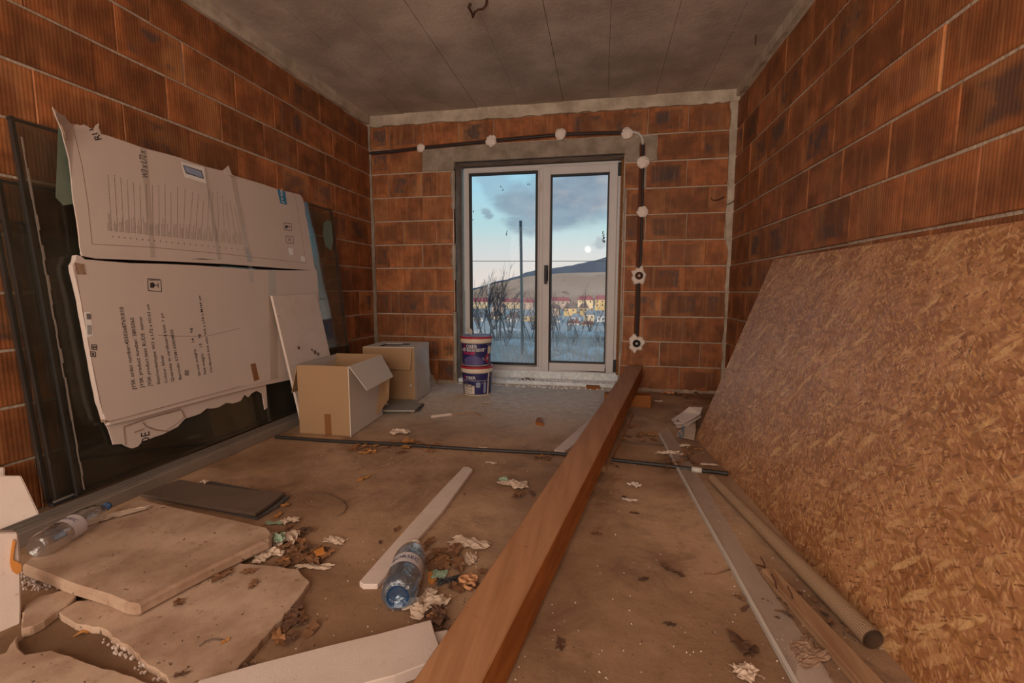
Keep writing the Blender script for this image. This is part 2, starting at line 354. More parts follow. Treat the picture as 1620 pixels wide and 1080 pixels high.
def thin_mat(name, tint, gl, rough=.02, diff=None, dcol=(1,1,1,1), bump=0., refl=(1,1,1,1), ior=1.45):
    """thin sheet: lets light straight through, tinted; a fresnel share reflects; an optional share scatters (dirt, mist)"""
    m, t, b = mat(name); t.n.remove(b); out = [n for n in t.n if n.type == 'OUTPUT_MATERIAL'][0]
    tr = t.new('ShaderNodeBsdfTransparent', {0: tint}).outputs[0]
    gs = t.new('ShaderNodeBsdfGlossy', {'Color': refl, 'Roughness': rough})
    bf = t.new('ShaderNodeNewGeometry').outputs['Backfacing']
    fr = t.math('MULTIPLY', t.new('ShaderNodeFresnel', {'IOR': t.math('MULTIPLY_ADD', bf, 1/ior-ior, ior)}).outputs[0], gl, clamp=True)
    if bump:
        bp = t.new('ShaderNodeBump', {'Height': t.noise(t.coord(), 45., 3.), 'Strength': bump, 'Distance': .01}); t.set(gs.inputs['Normal'], bp)
    sh = t.new('ShaderNodeMixShader', {0: fr, 1: tr, 2: gs.outputs[0]}).outputs[0]
    if diff is not None:
        f = diff(t) if callable(diff) else diff
        df = t.new('ShaderNodeBsdfDiffuse', {0: dcol}).outputs[0]; tl = t.new('ShaderNodeBsdfTranslucent', {0: dcol}).outputs[0]
        sc = t.new('ShaderNodeMixShader', {0: .5, 1: df, 2: tl}).outputs[0]
        sh = t.new('ShaderNodeMixShader', {0: f, 1: sh, 2: sc}).outputs[0]
    t.l.new(sh, out.inputs[0]); return m
def mist(t):
    co = t.coord(); z = t.sep(co)[2]
    n = t.noise(co, 3., 4.); s = t.noise(t.map(co, sc=(60, 1, 5)), 1., 3.)
    low = t.ss(t.math('MULTIPLY_ADD', n, .5, z), 1.25, .25, 0., 1.)
    return t.math('ADD', t.math('MULTIPLY', low, t.math('MULTIPLY_ADD', t.ss(s, .4, .7), .16, .16)), t.math('MULTIPLY', t.ss(t.noise(co, 70., 2.), .7, .76), .12))
M['pane'] = thin_mat('door_glass', (.985, .99, .99, 1), .13, 0., mist, srgb(250, 244, 238))
M['dark_glass'] = thin_mat('tinted_glass', (.86, .85, .80, 1), .8, .03, lambda t: t.math('MULTIPLY', t.ss(t.noise(t.coord(), 3., 5.), .35, .75, .3, 1.), .10), srgb(150, 146, 134))
M['bottle_clear'] = thin_mat('clear_plastic', (.86, .87, .88, 1), 3.0, .08, .05, srgb(220, 222, 228), .5)
M['bottle_blue'] = thin_mat('pale_blue_plastic', (.74, .84, .93, 1), 2.6, .1, .14, srgb(150, 180, 214), .8)
M['bottle_deep'] = thin_mat('deep_blue_plastic', (.16, .42, .72, 1), 2., .15, .25, srgb(40, 110, 170), .5)
M['film'] = thin_mat('clear_tape', (.98, .975, .965, 1), .9, .2, .07, srgb(230, 226, 220), .6)

# ------------------------------------------------------------------ outside: land, hill, town, thicket, fence
def land_mat(name, a, b_, sc, c3=None):
    m, t, b = mat(name); co = t.coord(); n = t.noise(co, sc, 6., .65)
    c = t.mix(t.ss(n, .35, .65), a, b_)
    if c3: c = t.mix(t.ss(t.noise(co, sc*4, 5., .7), .55, .7), c, c3)
    t.set(b.inputs['Base Color'], c); b.inputs['Roughness'].default_value = 1; b.inputs['Specular IOR Level'].default_value = 0; return m
M['field'] = land_mat('frosted_field', srgb(192, 180, 172), srgb(214, 206, 200), .6, srgb(242, 238, 234))
M['pasture'] = land_mat('brown_pasture', srgb(186, 146, 122), srgb(206, 170, 146), .010, srgb(132, 100, 80))
M['forest'] = land_mat('bare_forest', srgb(72, 84, 100), srgb(96, 104, 118), .03, srgb(60, 72, 88))
def ground_z(x, y):
    if y < 7: return -.50-.01*y
    if y < 120: k = (y-7)/113; return -.57-15.5*(k*k*(3-2*k))
    if y < 330: return -16.6
    if y < 400: k = (y-330)/70; return -16.6+4*k
    return -12.6
def heightfield(name, xs, ys, zf, m):
    mb = MB(); vs = [(x(y) if callable(x) else x, y, zf(x, y)) for y in ys for x in xs]; n = len(xs)
    mb.add(vs, [(j*n+i, j*n+i+1, (j+1)*n+i+1, (j+1)*n+i) for j in range(len(ys)-1) for i in range(n-1)])
    return tag(mb.build(name, m, None, True), kind='structure')
R_ = random.Random(5)
heightfield('ground', [-260+i*13 for i in range(41)], [.45, 1, 2, 3, 4, 5, 6, 7, 9, 12, 16, 22, 30, 40, 55, 75, 100, 120, 160, 200, 240, 280, 330, 400, 460], ground_z, M['field'])
def crest(tab, x):
    if x <= tab[0][0]: return tab[0][1]
    for (a, za), (b, zb) in zip(tab, tab[1:]):
        if x <= b: k = (x-a)/(b-a); k = k*k*(3-2*k)*.4+k*.6; return za+(zb-za)*k
    return tab[-1][1]
def tab_at(pts, Y): return [(on(x, y, (0, Y, 0), (0, 1, 0)).x, on(x, y, (0, Y, 0), (0, 1, 0)).z) for x, y in pts]
low = tab_at([(600, 500), (735, 487), (760, 468), (800, 447), (850, 436), (900, 432), (985, 430), (1100, 440), (1300, 460)], 700)
high = tab_at([(600, 480), (735, 464), (765, 455), (800, 444), (850, 428), (905, 421), (925, 416), (945, 412), (965, 405), (985, 396), (1050, 370), (1200, 350), (1400, 420)], 1100)
def hill(tab, y0, y1, y2):
    def f(x, y):
        s = x*700/ y if False else x
        c = crest(tab, x)
        if y <= y1: k = (y-y0)/(y1-y0); return -12.6+(c+12.6)*math.sin(k*math.pi/2)**1.15
        k = (y-y1)/(y2-y1); return c*(1-k)-20*k
    return f
heightfield('hill', [-520+i*20 for i in range(60)], [400, 430, 460, 500, 540, 580, 620, 660, 700, 760, 850], hill(low, 400, 700, 850), M['pasture'])
f2 = hill(high, 850, 1100, 1300)
rr = random.Random(3)
heightfield('forest_ridge', [-700+i*8 for i in range(190)], [850, 900, 950, 1000, 1050, 1085, 1100, 1150, 1300], lambda x, y: f2(x, y)+(rr.uniform(-1.4, 2.6) if 1000 < y < 1200 else 0), M['forest'])

WALLC = {k: simple('render_'+k, srgb(*c), .9, nscale=.4, namt=.06) for k, c in dict(cream=(226, 206, 172), yellow=(216, 184, 130), white=(222, 222, 224), rose=(206, 180, 164), blue=(186, 200, 214)).items()}
ROOFC = {k: simple('roof_'+k, srgb(*c), .9, nscale=.5, namt=.1) for k, c in dict(red=(166, 90, 94), brown=(134, 108, 100), orange=(178, 108, 90), grey=(150, 152, 158)).items()}
PANEW = simple('far_window', srgb(70, 76, 90), .4)
wins = {}
def house(name, pxl, pxr, pyt, pyb, Y, wall, roof, label, flat=False, group=None):
    a = on(pxl, pyb, (0, Y, 0), (0, 1, 0)); b = on(pxr, pyb, (0, Y, 0), (0, 1, 0)); top = on(pxl, pyt, (0, Y, 0), (0, 1, 0)).z
    w = b.x-a.x; z0 = min(a.z, ground_z(0, Y))-.5; hh = top-z0; D = 11.
    e = empty(name, (a.x+w/2, Y, z0), label, 'house' if w < 22 else 'building', group)
    rh = min(3.4, max(1.6, (top-a.z)*.42)); wh = hh-rh
    mb = MB().box((-w/2, 0, 0), (w/2, D, wh)); wl_ = mb.build('wall', WALLC[wall], e)
    o = .5
    r = MB().hexa([(-w/2-o, -o, wh), (w/2+o, -o, wh), (w/2+o, D+o, wh), (-w/2-o, D+o, wh), (-w/2+1.2, D/2-.4, wh+rh), (w/2-1.2, D/2-.4, wh+rh), (w/2-1.2, D/2+.4, wh+rh), (-w/2+1.2, D/2+.4, wh+rh)])
    rf_ = r.build('roof', ROOFC[roof], e)
    MB().box((w*.15, D/2-.5, wh+rh*.6), (w*.15+.9, D/2+.5, wh+rh+1.1)).build('chimney', ROOFC['brown'], rf_)
    if 'w' not in wins: wins['w'] = MB().box((-.55, -.08, 0), (.55, .05, 1.3)).mesh('window', PANEW)
    n = max(2, int(w/3.2)); vis = max(3., top-a.z-rh); rows = max(1, int(vis/2.9))
    for k in range(rows):
        for i in range(n):
            q = bpy.data.objects.new('window', wins['w']); C.objects.link(q); q.parent = wl_
            q.location = (-w/2+(i+.5)*w/n, 0, wh-1.9-k*2.9)
T = 'town in the valley beyond the field'
house('apartment_block', 742, 771, 471, 487, 370, 'cream', 'red', 'cream long block with red roof furthest left behind the thicket')
house('apartment_block', 793, 822, 472, 486, 372, 'cream', 'red', 'cream red-roofed long block just left of the fence post')
house('apartment_block', 826, 843, 472, 487, 366, 'rose', 'red', 'rose walled red-roofed block just right of the fence post')
house('apartment_block', 866, 901, 470, 485, 372, 'rose', 'red', 'long pinkish block under red roof beside the door handle')
house('apartment_block', 914, 938, 468, 484, 376, 'cream', 'red', 'cream block with red roof in the middle of the right pane')
house('apartment_block', 941, 973, 467, 488, 364, 'yellow', 'red', 'tall cream-yellow block with red roof at the right pane edge')
house('apartment_block', 862, 884, 481, 498, 318, 'rose', 'brown', 'brown-roofed pinkish block in the second row by the handle')
house('apartment_block', 892, 912, 480, 500, 314, 'yellow', 'brown', 'yellow brown-roofed block in the second row of the town')
house('apartment_block', 916, 930, 480, 497, 320, 'yellow', 'brown', 'narrower yellow brown-roofed block left of the dark conifer gap')
house('house', 924, 940, 491, 507, 262, 'cream', 'grey', 'small cream house with grey roof and a row of windows')
house('house', 903, 918, 496, 510, 258, 'blue', 'grey', 'small pale blue house with snowy grey roof')
house('house', 944, 958, 495, 508, 256, 'white', 'grey', 'white grey-roofed house right of the cream one')
house('house', 962, 980, 492, 508, 262, 'white', 'grey', 'white house with grey roof at the far right of the pane')
house('house', 864, 886, 502, 513, 248, 'white', 'grey', 'white low house with grey roof near the door handle')
house('house', 898, 916, 506, 516, 232, 'white', 'orange', 'white house under a low orange roof in the front row')
house('house', 920, 938, 508, 518, 229, 'cream', 'orange', 'cream house under an orange roof in the front row')
house('house', 948, 972, 511, 520, 226, 'white', 'grey', 'white nearest house with a frosted grey roof on the right')
house('house', 746, 764, 496, 510, 250, 'white', 'grey', 'white house seen through twigs at the left pane edge')
house('house', 770, 790, 494, 508, 262, 'cream', 'brown', 'cream brown-roofed house among the twigs of the left pane')
house('house', 800, 818, 496, 511, 250, 'white', 'brown', 'white brown-roofed house left of the fence post')
house('house', 828, 846, 494, 509, 256, 'yellow', 'grey', 'pale yellow house right of the fence post')
house('house', 778, 796, 480, 493, 316, 'rose', 'brown', 'rose house with brown roof in the upper left pane')
# a far chimney mast
mb = MB().tube([on(773, 470, (0, 430, 0), (0, 1, 0)), on(773, 436, (0, 430, 0), (0, 1, 0))], .9, 6)
tag(recentre(mb.build('chimney_stack', WALLC['white'])), 'slim white chimney stack rising above the town at the left', 'chimney')
# fence: post and two rails / wires
fence = empty('fence', (0, 0, 0), 'green-grey metal fence post with two thin tension wires across the field', 'fence')
MB().tube([on(827, 575, (0, 6, 0), (0, 1, 0)), on(823.6, 349, (0, 6, 0), (0, 1, 0))], .034, 8).build('post', simple('fence_post', srgb(70, 96, 104), .5), fence)
for y0, y1, r in ((413, 413, .010), (533, 536, .006)):
    p, q = on(700, y0, (0, 6, 0), (0, 1, 0)), on(1010, y1, (0, 6, 0), (0, 1, 0)); d = (q-p)
    MB().tube([p-d*.8, p, q, q+d*.8], r, 4).build('wire', simple('fence_wire', srgb(64, 84, 92), .5), fence)
for s_ in (-1, 1):
    b_ = on(825, 560, (0, 6, 0), (0, 1, 0)); p = V((b_.x+s_*3.2, 6, -.6))
    MB().tube([p, p+V((0, 0, 3.2))], .021, 8).build('post', bpy.data.materials['fence_post'], fence)
settle(fence)
# bare shrubs and small trees, each grown as its own branching mesh
TWIG = simple('bare_twigs', srgb(84, 78, 82), .95); TWIG2 = simple('dark_twigs', srgb(58, 58, 64), .95)
def shrub(px, pyt, Y, lean, seed, label, mt, stems=4, spread=.5, name='bare_shrub', cat='shrub', depth=4):
    rnd = random.Random(seed); x = on(px, 540, (0, Y, 0), (0, 1, 0)).x; z0 = ground_z(x, Y)-.05
    h = on(px, pyt, (0, Y, 0), (0, 1, 0)).z-z0; mb = MB()
    def br(p, d, L, r, lv):
        pts = [p]; q = p; dd = d.copy()
        for i in range(3):
            dd = (dd+V((rnd.uniform(-.18, .18), rnd.uniform(-.18, .18), rnd.uniform(-.02, .12)))).normalized(); q = q+dd*L/3; pts.append(q)
        mb.tube(pts, r, 3, False, r*.55)
        if lv <= 0: return
        for i in range(3 if lv > 1 else 4):
            k = rnd.choice((1, 2, 2, 3)); nd = (dd+V((rnd.uniform(-1, 1), rnd.uniform(-1, 1), rnd.uniform(-.1, .7)))*.75).normalized()
            br(pts[k], nd, L*rnd.uniform(.45, .7), r*.55, lv-1)
    for i in range(stems):
        d = V((rnd.uniform(-spread, spread)+lean, rnd.uniform(-spread, spread), 1)).normalized()
        br(V((rnd.uniform(-.1, .1), rnd.uniform(-.1, .1), 0)), d, h*.52, .008*h**.8 + .0022*Y/8, depth-1)
    o = mb.build(name, mt); o.location = (x, Y, z0); tag(o, label, cat, 'bare thicket beyond the fence')
for a in ((750, 430, 9.5, .1, 1, 'bare shrub at the left edge of the left pane', TWIG, 4),
          (768, 424, 8.0, 0, 2, 'bare tall shrub with upright twigs above the paint bucket', TWIG, 5),
          (787, 418, 9.0, -.05, 3, 'bare many-stemmed shrub, tallest in the left pane', TWIG2, 6),
          (806, 440, 10.5, .1, 4, 'bare dense shrub just left of the fence post', TWIG2, 6),
          (838, 440, 10.0, -.1, 5, 'bare shrub just right of the fence post', TWIG, 4),
          (850, 470, 12., 0, 16, 'low bare shrub behind the middle of the door frame', TWIG, 4),
          (872, 462, 9.5, .05, 6, 'low bare shrub beside the door handle', TWIG, 5),
          (886, 450, 12., .0, 7, 'bare little tree in the left of the right pane', TWIG2, 3),
          (917, 462, 12., .0, 8, 'bare little tree in the middle of the right pane', TWIG2, 2),
          (937, 440, 13., .0, 9, 'bare upright dark tree right of centre in the right pane', TWIG2, 2),
          (905, 515, 8., .0, 10, 'low bare bramble in front of the little trees', TWIG, 5),
          (950, 515, 8., .0, 11, 'low bare bramble at the right edge of the right pane', TWIG, 5),
          (882, 520, 7., 0, 12, 'small low bare bramble near the sash bottom', TWIG2, 4),
          (800, 505, 8., 0, 13, 'low bare bramble above the snowy patch', TWIG, 5),
          (758, 478, 20., 0, 21, 'grey thicket clump at far left behind the tall shrubs', TWIG, 9),
          (782, 484, 24., 0, 22, 'grey thicket clump behind the tallest shrub', TWIG2, 9),
          (812, 480, 20., 0, 23, 'grey thicket clump behind the fence post', TWIG, 9),
          (842, 486, 22., 0, 24, 'grey thicket clump right of the fence post', TWIG, 9),
          (872, 490, 20., 0, 25, 'grey thicket clump behind the door handle side', TWIG, 9),
          (900, 498, 18., 0, 26, 'grey thicket clump below the little houses', TWIG2, 9),
          (932, 500, 20., 0, 27, 'grey thicket clump below the cream house', TWIG, 9),
          (962, 496, 18., 0, 28, 'grey thicket clump at the right pane edge', TWIG, 9)):
    shrub(a[0], a[1], a[2], a[3], a[4], a[5], a[6], a[7], spread=.35 if a[7] < 4 else .55)
rs_ = random.Random(19)
for i, (px, py, w) in enumerate(((805, 521, .9), (815, 542, 1.1), (880, 548, 1.2), (930, 530, 1.4), (945, 556, .9), (850, 556, .8), (900, 566, .6))):
    p = None
    for Y in [2+.1*q for q in range(400)]:
        c = on(px, py, (0, Y, 0), (0, 1, 0))
        if c.z <= ground_z(c.x, Y)+.02: p = c; break
    if p is None: continue
    n = 18; pts = [(p.x+w*rs_.uniform(.5, 1)*math.cos(q*.349), p.y+w*.8*rs_.uniform(.5, 1)*math.sin(q*.349)) for q in range(n)]
    mb = MB(); mb.v = [V((x, y, ground_z(x, y)-.02)) for x, y in pts]+[V((p.x, p.y, ground_z(p.x, p.y)+.14))]; mb.f = [(q, (q+1) % n, n) for q in range(n)]
    o = mb.build('snow_patch', M['white']); recentre(o); tag(o, 'thin white patch of old snow lying in the frosted field', 'snow', 'snow patches in the field')
# frosted grass
mb = MB(); rg = random.Random(8)
for i in range(9000):
    y = .8+11*rg.random()**1.3; x = rg.uniform(-2.5-.15*y, 4.2+.1*y); z = ground_z(x, y); h = rg.uniform(.06, .24)*(1+.3*(y > 5)); w = .004+.0006*y
    dx = rg.uniform(-.07, .07); a = rg.uniform(-.5, .5)
    mb.add([(x-w, y, z-.01), (x+w, y+a*w, z-.01), (x+dx, y+rg.uniform(-.05, .05), z+h)], [(0, 1, 2)])
g_ = mb.build('frosted_grass', land_mat('grass_blades', srgb(188, 178, 168), srgb(226, 220, 214), 3., srgb(176, 156, 134)))
tag(g_, 'frosted dry grass covering the field outside the balcony door', 'grass', None, 'stuff')

# ------------------------------------------------------------------ room shell
def box_struct(name, a, b, m, parent=None): return tag(MB().box(a, b).build(name, m, parent), kind='structure')
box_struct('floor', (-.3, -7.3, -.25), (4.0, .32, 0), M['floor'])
ceil = box_struct('ceiling', (-.3, -7.3, H), (4.0, .32, H+.2), M['mortar'])
# cast bands between the board seams, each a hair out of level
xs = [-.02, .42, .80, 1.22, 1.66, 2.09, 2.52, 2.96, 3.38, 3.74]
for i in range(len(xs)-1):
    dz = (-.002, .003, .0, .004, -.001, .003, .001, .004, 0)[i]
    MB().box((xs[i]+.0012, -7.3, H-.012+dz), (xs[i+1]-.0012, 0, H+.01)).build('ceiling_band', M['ceiling'], ceil, bevel=.0012)
box_struct('sun_block_upper', (-5, -11, H+.22), (9, .32, 6.2), M['mortar'])  # unseen mass added overhead so the near ground lies in shadow
box_struct('sun_block_wing', (-5, -11, -1), (-.35, .32, H+.2), M['mortar'])  # unseen side volume added to keep low sun off the near ground
box_struct('wall_front', (-.3, -7.5, 0), (4.05, -7.3, H), M['mortar'])
P_ = .25; JT = .013
bcache = {}
def brick_mesh(L, key):
    k = (round(L, 3), key)
    if k not in bcache:
        h = P_-JT; c = .004; mb = MB()
        o = [(-L/2, 0, 0), (L/2, 0, 0), (L/2, 0, h), (-L/2, 0, h)]; i_ = [(-L/2+c, 0, c), (L/2-c, 0, c), (L/2-c, 0, h-c), (-L/2+c, 0, h-c)]
        vs = [(x, .06, z) for x, y, z in o]+[(x, c, z) for x, y, z in o]+[(x, 0, z) for x, y, z in i_]
        fs = [(a, (a+1) % 4, (a+1) % 4+4, a+4) for a in range(4)]+[(a+4, (a+1) % 4+4, (a+1) % 4+8, a+8) for a in range(4)]+[(8, 9, 10, 11)]
        mb.add(vs, fs); bcache[k] = mb.mesh('brick', M['cut_brick' if key else 'brick'])
    return bcache[k]
rb = random.Random(21)
def lay(wall, origin, ang, k, a, b, ref, pitch, special=()):
    """bricks of course k between a and b along the wall; origin/ang place the wall's own axis"""
    js = [a]; n0 = math.floor((a-ref)/pitch)
    for i in range(n0, n0+40):
        j = ref+i*pitch
        if a+.05 < j < b-.05: js.append(j+rb.uniform(-.006, .006))
    js.append(b)
    M0 = Matrix.Translation(origin) @ Matrix.Rotation(ang, 4, 'Z')
    for s0, s1 in zip(js, js[1:]):
        gap = .0015 if rb.random() < .8 else .010
        L = s1-s0-gap; q = bpy.data.objects.new('brick', brick_mesh(round(L, 3), 1 if (s1-s0 < .22 and special) else 0)); C.objects.link(q); q.parent = wall
        q.matrix_world = M0 @ Matrix.Translation(((s0+s1)/2, -.008+rb.uniform(-.0035, .0035), k*P_+JT/2+rb.uniform(-.0015, .0015))) @ Matrix.Rotation(rb.uniform(-.004, .004), 4, 'Y') @ Matrix.Rotation(rb.uniform(-.006, .006), 4, 'Z')
# back wall (faces -Y), opening x .964..2.69, z 0..2.34
wb = MB()
wb.box((-.3, .0, 0), (.964, .32, H)); wb.box((2.69, .0, 0), (4.0, .32, H)); wb.box((.964, .0, 2.50), (2.69, .32, H))
wb = tag(wb.build('wall_back', M['mortar']), kind='structure')
jb = {10: 2.516, 9: 3.005, 8: 2.89, 7: 3.088, 6: 2.907, 5: 3.086, 4: 2.916, 3: 3.085, 2: 2.909, 1: 3.084, 0: 2.89}
jl = {10: .619, 9: .236, 8: .22, 7: .593, 6: .372, 5: .593, 4: .372, 3: .593, 2: .375, 1: .59, 0: .37}
for k in range(11):
    if k == 10: lay(wb, (0, 0, 0), 0, k, .02, 3.64, jb[k], .378)
    elif k == 9: lay(wb, (0, 0, 0), 0, k, .02, .605, jl[k], .38); lay(wb, (0, 0, 0), 0, k, 2.995, 3.64, jb[k], .38)
    else:
        cut_ = {8: .749, 1: .78}.get(k)
        if cut_: lay(wb, (0, 0, 0), 0, k, .02, cut_, jl[k], .38); lay(wb, (0, 0, 0), 0, k, cut_, .955, 9., .38, True)
        elif k == 7: lay(wb, (0, 0, 0), 0, k, .02, .213, 9., .38, True); lay(wb, (0, 0, 0), 0, k, .213, .955, jl[k], .38)
        else: lay(wb, (0, 0, 0), 0, k, .02, .955, jl[k], .38)
        lay(wb, (0, 0, 0), 0, k, 2.70, 3.655-.004*(10-k) if k > 5 else 3.69, jb[k], .385)
# left wall (faces +X): own axis runs from the near end to the corner, angle +90
angL = math.atan2(5.5, 5.5*.0114)
wl = tag(MB().hexa([(-.3, -7.3, 0), (XL(-7.3), -7.3, 0), (0, 0, 0), (-.3, 0, 0), (-.3, -7.3, H), (XL(-7.3), -7.3, H), (0, 0, H), (-.3, 0, H)]).build('wall_left', M['mortar']), kind='structure')
jL = {10: -2.47, 9: -2.274, 8: -2.403, 7: -2.273, 6: -2.45, 5: -2.27, 4: -2.43, 3: -2.28, 2: -2.41, 1: -2.28, 0: -2.42}
for k in range(11): lay(wl, (0, 0, 0), angL, k, -5.2, -.02, jL[k], .3945)
wr = tag(MB().hexa([(XR(-7.3), -7.3, 0), (4.05, -7.3, 0), (4.05, 0, 0), (3.708, 0, 0), (XR(-7.3), -7.3, H), (4.05, -7.3, H), (4.05, 0, H), (3.708, 0, H)]).build('wall_right', M['mortar']), kind='structure')
angR = math.atan2(-5.5, 5.5*.0093)
jR = {10: 1.14, 9: 1.02, 8: 1.263, 7: 1.122, 6: 1.245, 5: 1.362, 4: 1.16, 3: 1.35, 2: 1.17, 1: 1.36, 0: 1.2}
for k in range(11): lay(wr, (3.708, 0, 0), angR, k, .02, 5.2, jR[k], .397)
# ring beam under the slab (a paler concrete strip), corner column, lintel
def wavy_strip(name, pts_fn, n, m):
    mb = MB(); rw = random.Random(2)
    for i in range(n+1):
        for p in pts_fn(i/n, rw): mb.v.append(V(p))
    for i in range(n): a = i*4; mb.f += [(a+j, a+(j+1) % 4, a+4+(j+1) % 4, a+4+j) for j in range(4)]
    mb.f += [(3, 2, 1, 0), (n*4, n*4+1, n*4+2, n*4+3)]
    return tag(mb.build(name, m), kind='structure')
def beam_back(s, rw): x = -.02+3.75*s; z = 2.735+rw.uniform(-.006, .014); return [(x, -.03, z), (x, -.034, H), (x, .05, H), (x, .05, z)]
def beam_left(s, rw): y = -7.3*s; x = XL(y); z = 2.748+rw.uniform(-.006, .014); return [(x+.034, y, z), (x+.038, y, H), (x-.05, y, H), (x-.05, y, z)]
def beam_right(s, rw): y = -7.3*s; x = XR(y); z = 2.772+rw.uniform(-.01, .012); return [(x-.034, y, z), (x-.036, y, H), (x+.05, y, H), (x+.05, y, z)]
wavy_strip('trim_1', beam_back, 70, M['beam_concrete']); wavy_strip('trim_2', beam_left, 70, M['beam_concrete']); wavy_strip('trim_3', beam_right, 70, M['beam_concrete'])
def col_r(s, rw):
    z = 2.75*(1-s)+.02; w = (.072-.03*s if s < .5 else .05-.02*s)+rw.uniform(-.007, .01); return [(3.708-w, -.022, z), (3.72, -.024, z), (3.72, .02, z), (3.708-w, .02, z)]
wavy_strip('trim_4', col_r, 40, M['beam_concrete'])
def col_l(s, rw):
    z = 2.75*(1-s)+.02; w = .022+.02*min(1, s*2)+rw.uniform(-.006, .008); return [(w, -.018, z), (w, .02, z), (-.02, .02, z), (-.02, -.018, z)]
wavy_strip('trim_5', col_l, 40, M['lintel'])
li = MB(); rw = random.Random(4)
pts = [(.607, 2.497), (2.78, 2.497), (2.78, 2.475), (2.99, 2.49), (2.985, 2.40), (3.0, 2.262), (2.93, 2.25), (2.70, 2.262), (2.69, 2.34), (.964, 2.34), (.955, 2.262), (.80, 2.255), (.612, 2.262)]
li.prism([(x, -.014, z) for x, z in pts], (0, .06, 0)); li.box((.964, .02, 2.34), (2.69, .32, 2.5))
tag(li.build('lintel', M['lintel'], bevel=.003), kind='structure')
# mortar smears on the jambs and under the lintel
def blob(mb, c, r, n, d, rnd, squash=1.):
    pts = [(c[0]+r*rnd.uniform(.75, 1.15)*math.cos(q*2*math.pi/n), c[1], c[2]+squash*r*rnd.uniform(.75, 1.15)*math.sin(q*2*math.pi/n)) for q in range(n)]
    mb.prism(pts, (0, d, 0))
for (x0, x1, z0, z1) in ((.925, .966, 1.86, 2.25), (.925, .966, 1.12, 1.50), (.925, .966, .0, .78), (2.69, 2.72, 1.5, 2.0), (2.69, 2.715, .35, .9), (2.86, 2.90, 2.0, 2.25)):
    n = 9; rp = random.Random(int(x0*100+z0*10)); L_ = [(x0+rp.uniform(-.012, .012), -.016, z0+(z1-z0)*i/n) for i in range(n+1)]; Rr = [(x1, -.016, z1-(z1-z0)*i/n) for i in range(n+1)]
    tag(MB().prism(L_+Rr, (0, .03, 0)).build('mortar_patch', M['lintel'], wb))
for z0, z1 in ((.12, .80), (.80, 1.5), (1.5, 2.24)): MB().box((.944, -.0215, z0), (.950, -.010, z1-.02)).build('corner_profile', M['pvc'], wb)
MB().box((2.714, -.0215, .5), (2.719, -.010, 1.9)).build('corner_profile', M['pvc'], wb)
MB().box((.95, .0, 0), (.966, .2, 2.34)).build('door_reveal', M['lintel'], wb)
# grout in the floor corners
for nm, a, b in (('baseboard_back', (.03, -.035, 0), (3.68, .0, .02)),):
    def bb(s, rw): x = .03+3.65*s; w = .02+rw.uniform(0, .03) if not .96 < x < 2.69 else .001; h_ = .012+rw.uniform(0, .014) if not .96 < x < 2.69 else .001; return [(x, -.02-w, .0), (x, .0, .0), (x, .0, h_+.01), (x, -.02, h_)]
    wavy_strip(nm, bb, 90, M['mortar'])

# ------------------------------------------------------------------ balcony door
DY = .20
def dp(px, py, y=DY): return on(px, py, (0, y, 0), (0, 1, 0))
door = empty('door_1', (0, 0, 0), kind='structure')
x0, x1, zb, zt, xm = 1.0, 2.668, .125, 2.325, 1.862
mb = MB(); d0, d1 = DY, DY+.07
def ring(mb, xa, xb, za, zc, w, ya, yb, wb_=None):
    wb_ = wb_ or w
    mb.box((xa, ya, za), (xa+w, yb, zc)); mb.box((xb-w, ya, za), (xb, yb, zc)); mb.box((xa+w, ya, zc-w), (xb-w, yb, zc)); mb.box((xa+w, ya, za), (xb-w, yb, za+wb_))
fr = MB(); ring(fr, x0, x1, zb, zt, .042, d0, d1, .05); fr.box((xm-.03, d0, zb+.05), (xm+.012, d1, zt-.042))
fr.build('door_frame', M['frame'], door, bevel=.004)
fx = MB(); ring(fx, x0+.042, xm-.03, zb+.05, zt-.042, .024, d0-.006, d1-.02); fx.build('glazing_bead', M['frame'], door, bevel=.003)
gk = MB(); ring(gk, x0+.058, xm-.046, zb+.06, zt-.058, .026, d0-.010, d0+.03); gk.build('gasket', M['gasket'], door)
pn = MB().box((x0+.06, d0+.012, zb+.07), (xm-.05, d0+.018, zt-.06)).build('glass_pane', M['pane'], door)
# opening sash stands proud of the frame
sash = MB(); sa, sb = xm+.006, x1-.03; ring(sash, sa, sb, zb+.018, zt-.03, .082, d0-.022, d1-.01, .085)
sash = sash.build('sash', M['frame'], door, bevel=.005)
gk = MB(); ring(gk, sa+.076, sb-.076, zb+.018+.078, zt-.03-.076, .024, d0-.018, d0+.03); gk.build('gasket', M['gasket'], sash)
MB().box((sa+.08, d0+.008, zb+.1), (sb-.08, d0+.014, zt-.11)).build('glass_pane', M['pane'], sash)
hd = MB(); hx = sa+.045; zz = dp(857, 430).z
hd.box((hx-.022, d0-.034, zz-.10), (hx+.022, d0-.020, zz+.07)); hd.box((hx-.012, d0-.075, zz-.01), (hx+.012, d0-.03, zz+.015)); hd.box((hx-.014, d0-.085, zz-.13), (hx+.014, d0-.065, zz+.02))
hd.build('handle', M['gasket'], sash, bevel=.004)
for z in (zb+.02, zt-.15):
    MB().box((x1-.030, d0-.03, z), (x1+.004, d0+.02, z+.13)).build('hinge', M['gasket'], door, bevel=.004)
MB().box((xm-.022, d0-.007, dp(851, 296).z-.04), (xm-.008, d0+.001, dp(851, 296).z+.04)).build('paper_sticker', M['card'], door)
rs = random.Random(9)   # dirt splashes stuck on the glass
